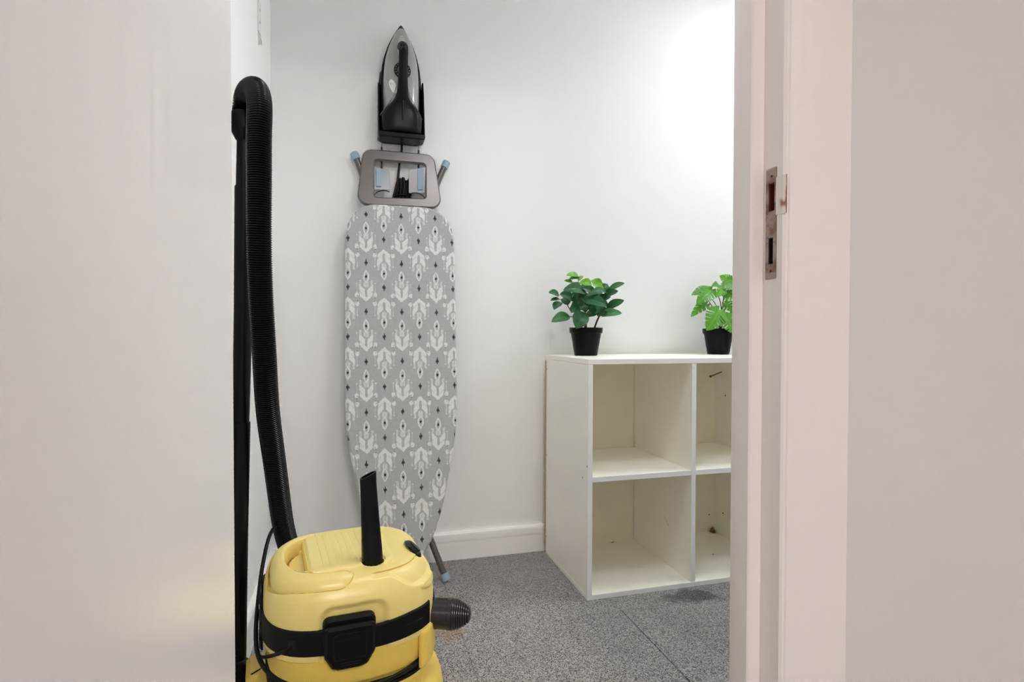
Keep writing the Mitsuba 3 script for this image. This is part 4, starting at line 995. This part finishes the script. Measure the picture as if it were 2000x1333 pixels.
# mains cord: an arc over the left shoulder, down the front, then wound round the neck of the drum
CV = [(-.120, 1.470, .300), (-.142, 1.462, .345), (-.155, 1.468, .372), (-.166, 1.435, .394), (-.176, 1.375, .410), (-.184, 1.335, .402), (-.1890, 1.300, .376), (-.1915, 1.262, .342), (-.1910, 1.222, .306), (-.1880, 1.178, .273), (-.1770, 1.130, .250), (-.1560, 1.088, .240), (-.125, 1.055, .233), (-.090, 1.038, .227), (-.050, 1.028, .221)]
wind = []
for q in np.linspace(0, 3.05, 90):
    a = rad(-95) + q * 2 * math.pi
    r_ = float(vrad(np.array(a), 2.8)) * .905 + .0060 + .0016 * math.sin(q * 9)
    zq = .2060 - .0088 * min(q, 3.0)
    p = vw(np.array([r_ * math.cos(a), r_ * math.sin(a), zq])); wind.append(tuple(p))
put(VK + '__power_cord', tube(spline(CV + wind[4:], 900)[0], .0041, 10), 'cable_black', 40, 'black mains cord wound round the drum')
st3 = [(-.1850, 1.185, .222), (-.1700, 1.135, .240), (-.1420, 1.085, .268), (-.120, 1.062, .286), (-.106, 1.060, .294)]
put(VK + '__cord_tail', tube(spline(st3, 24)[0], .0034, 10), 'cable_black', 40, 'thin black cord end poked through the strap')
tag(VK, 'yellow wet and dry vacuum cleaner with black hose on the grey carpet', 'vacuum cleaner')

# crevice nozzle parked upright in the lid
cz = [.374, .392, .406, .430, .455, .480, .520, .5640]
crx, cry = [.0195, .0200, .0200, .0195, .0186, .0178, .0166, .0158], [.0195, .0200, .0196, .0172, .0140, .0122, .0112, .0106]
zz_ = np.linspace(.380, .562, 50); a = np.arange(40) * 2 * math.pi / 40
rx_, ry_ = PchipInterpolator(cz, crx)(zz_), PchipInterpolator(cz, cry)(zz_)
lean = (zz_ - .39) * -.045
ringc = [np.stack([TX + lx_ + x_ * np.sign(np.cos(a)) * np.abs(np.cos(a)) ** .8, TY + y_ * np.sign(np.sin(a)) * np.abs(np.sin(a)) ** .8 + (z_ - .40) * .05, np.full(40, z_)], 1) for x_, y_, z_, lx_ in zip(rx_, ry_, zz_, lean)]
last = ringc[-1]; last = last + np.stack([0 * a, 0 * a, (last[:, 0] - last[:, 0].mean()) * .42 + .006], 1)
prev = ringc[-2] + np.stack([0 * a, 0 * a, (ringc[-2][:, 0] - ringc[-2][:, 0].mean()) * .42 + .005], 1)
inner = last.mean(0) + (last - last.mean(0)) * [.80, .72, .9] ; low = inner - [0, 0, .02]
ringc = ringc[:-2] + [prev, last, inner, low]
put('crevice_nozzle', vm(fixed(ring_loft(ringc))), 'black_plastic', 35, 'black crevice nozzle standing upright in the yellow vacuum lid', 'nozzle')

# suction tube: two black tubes pushed together, angled collar at the top, floor end below
WP = [(-.2370, 1.3540, 1.330), (-.2370, 1.3535, 1.288), (-.2375, 1.352, 1.175), (-.2385, 1.343, .851), (-.2425, 1.336, .650), (-.2450, 1.329, .461), (-.2460, 1.315, .167), (-.2460, 1.309, .100), (-.2460, 1.305, .030)]
wz = np.array([p[2] for p in WP])[::-1]
def wat(z): return np.array([np.interp(z, wz, [p[0] for p in WP][::-1]), np.interp(z, wz, [p[1] for p in WP][::-1]), z])
def wtube(key, zs, rs, mat, lab=None): return put(key, tube([wat(z) for z in zs], rs, 30), mat, 35, lab)
wtube('suction_tube__handle_piece', [1.276, 1.25, 1.20, 1.168], [.0150, .0152, .0160, .0163], 'black_plastic')
wtube('suction_tube__upper_tube', [1.172, 1.1715, 1.168, .90, .66, .6505], [.0165, .0186, .0190, .0188, .0172, .0168], 'black_plastic')
wtube('suction_tube__lower_tube', [.656, .6555, .652, .42, .150, .148], [.0172, .0192, .0194, .0184, .0172, .0168], 'black_plastic')
wtube('suction_tube__collar', [1.334, 1.333, 1.330, 1.300, 1.290, 1.276, 1.272], [.0235, .0258, .0268, .0266, .0255, .0185, .0155], 'black_plastic', 'black hose collar')
wtube('suction_tube__floor_end', [.141, .1405, .136, .075, .030, .0005], [.0190, .0235, .0240, .0240, .0260, .0265], 'black_matte', 'black tube end near the floor')
tag('suction_tube', 'straight black two-piece suction tube standing against the left wall', 'suction tube')
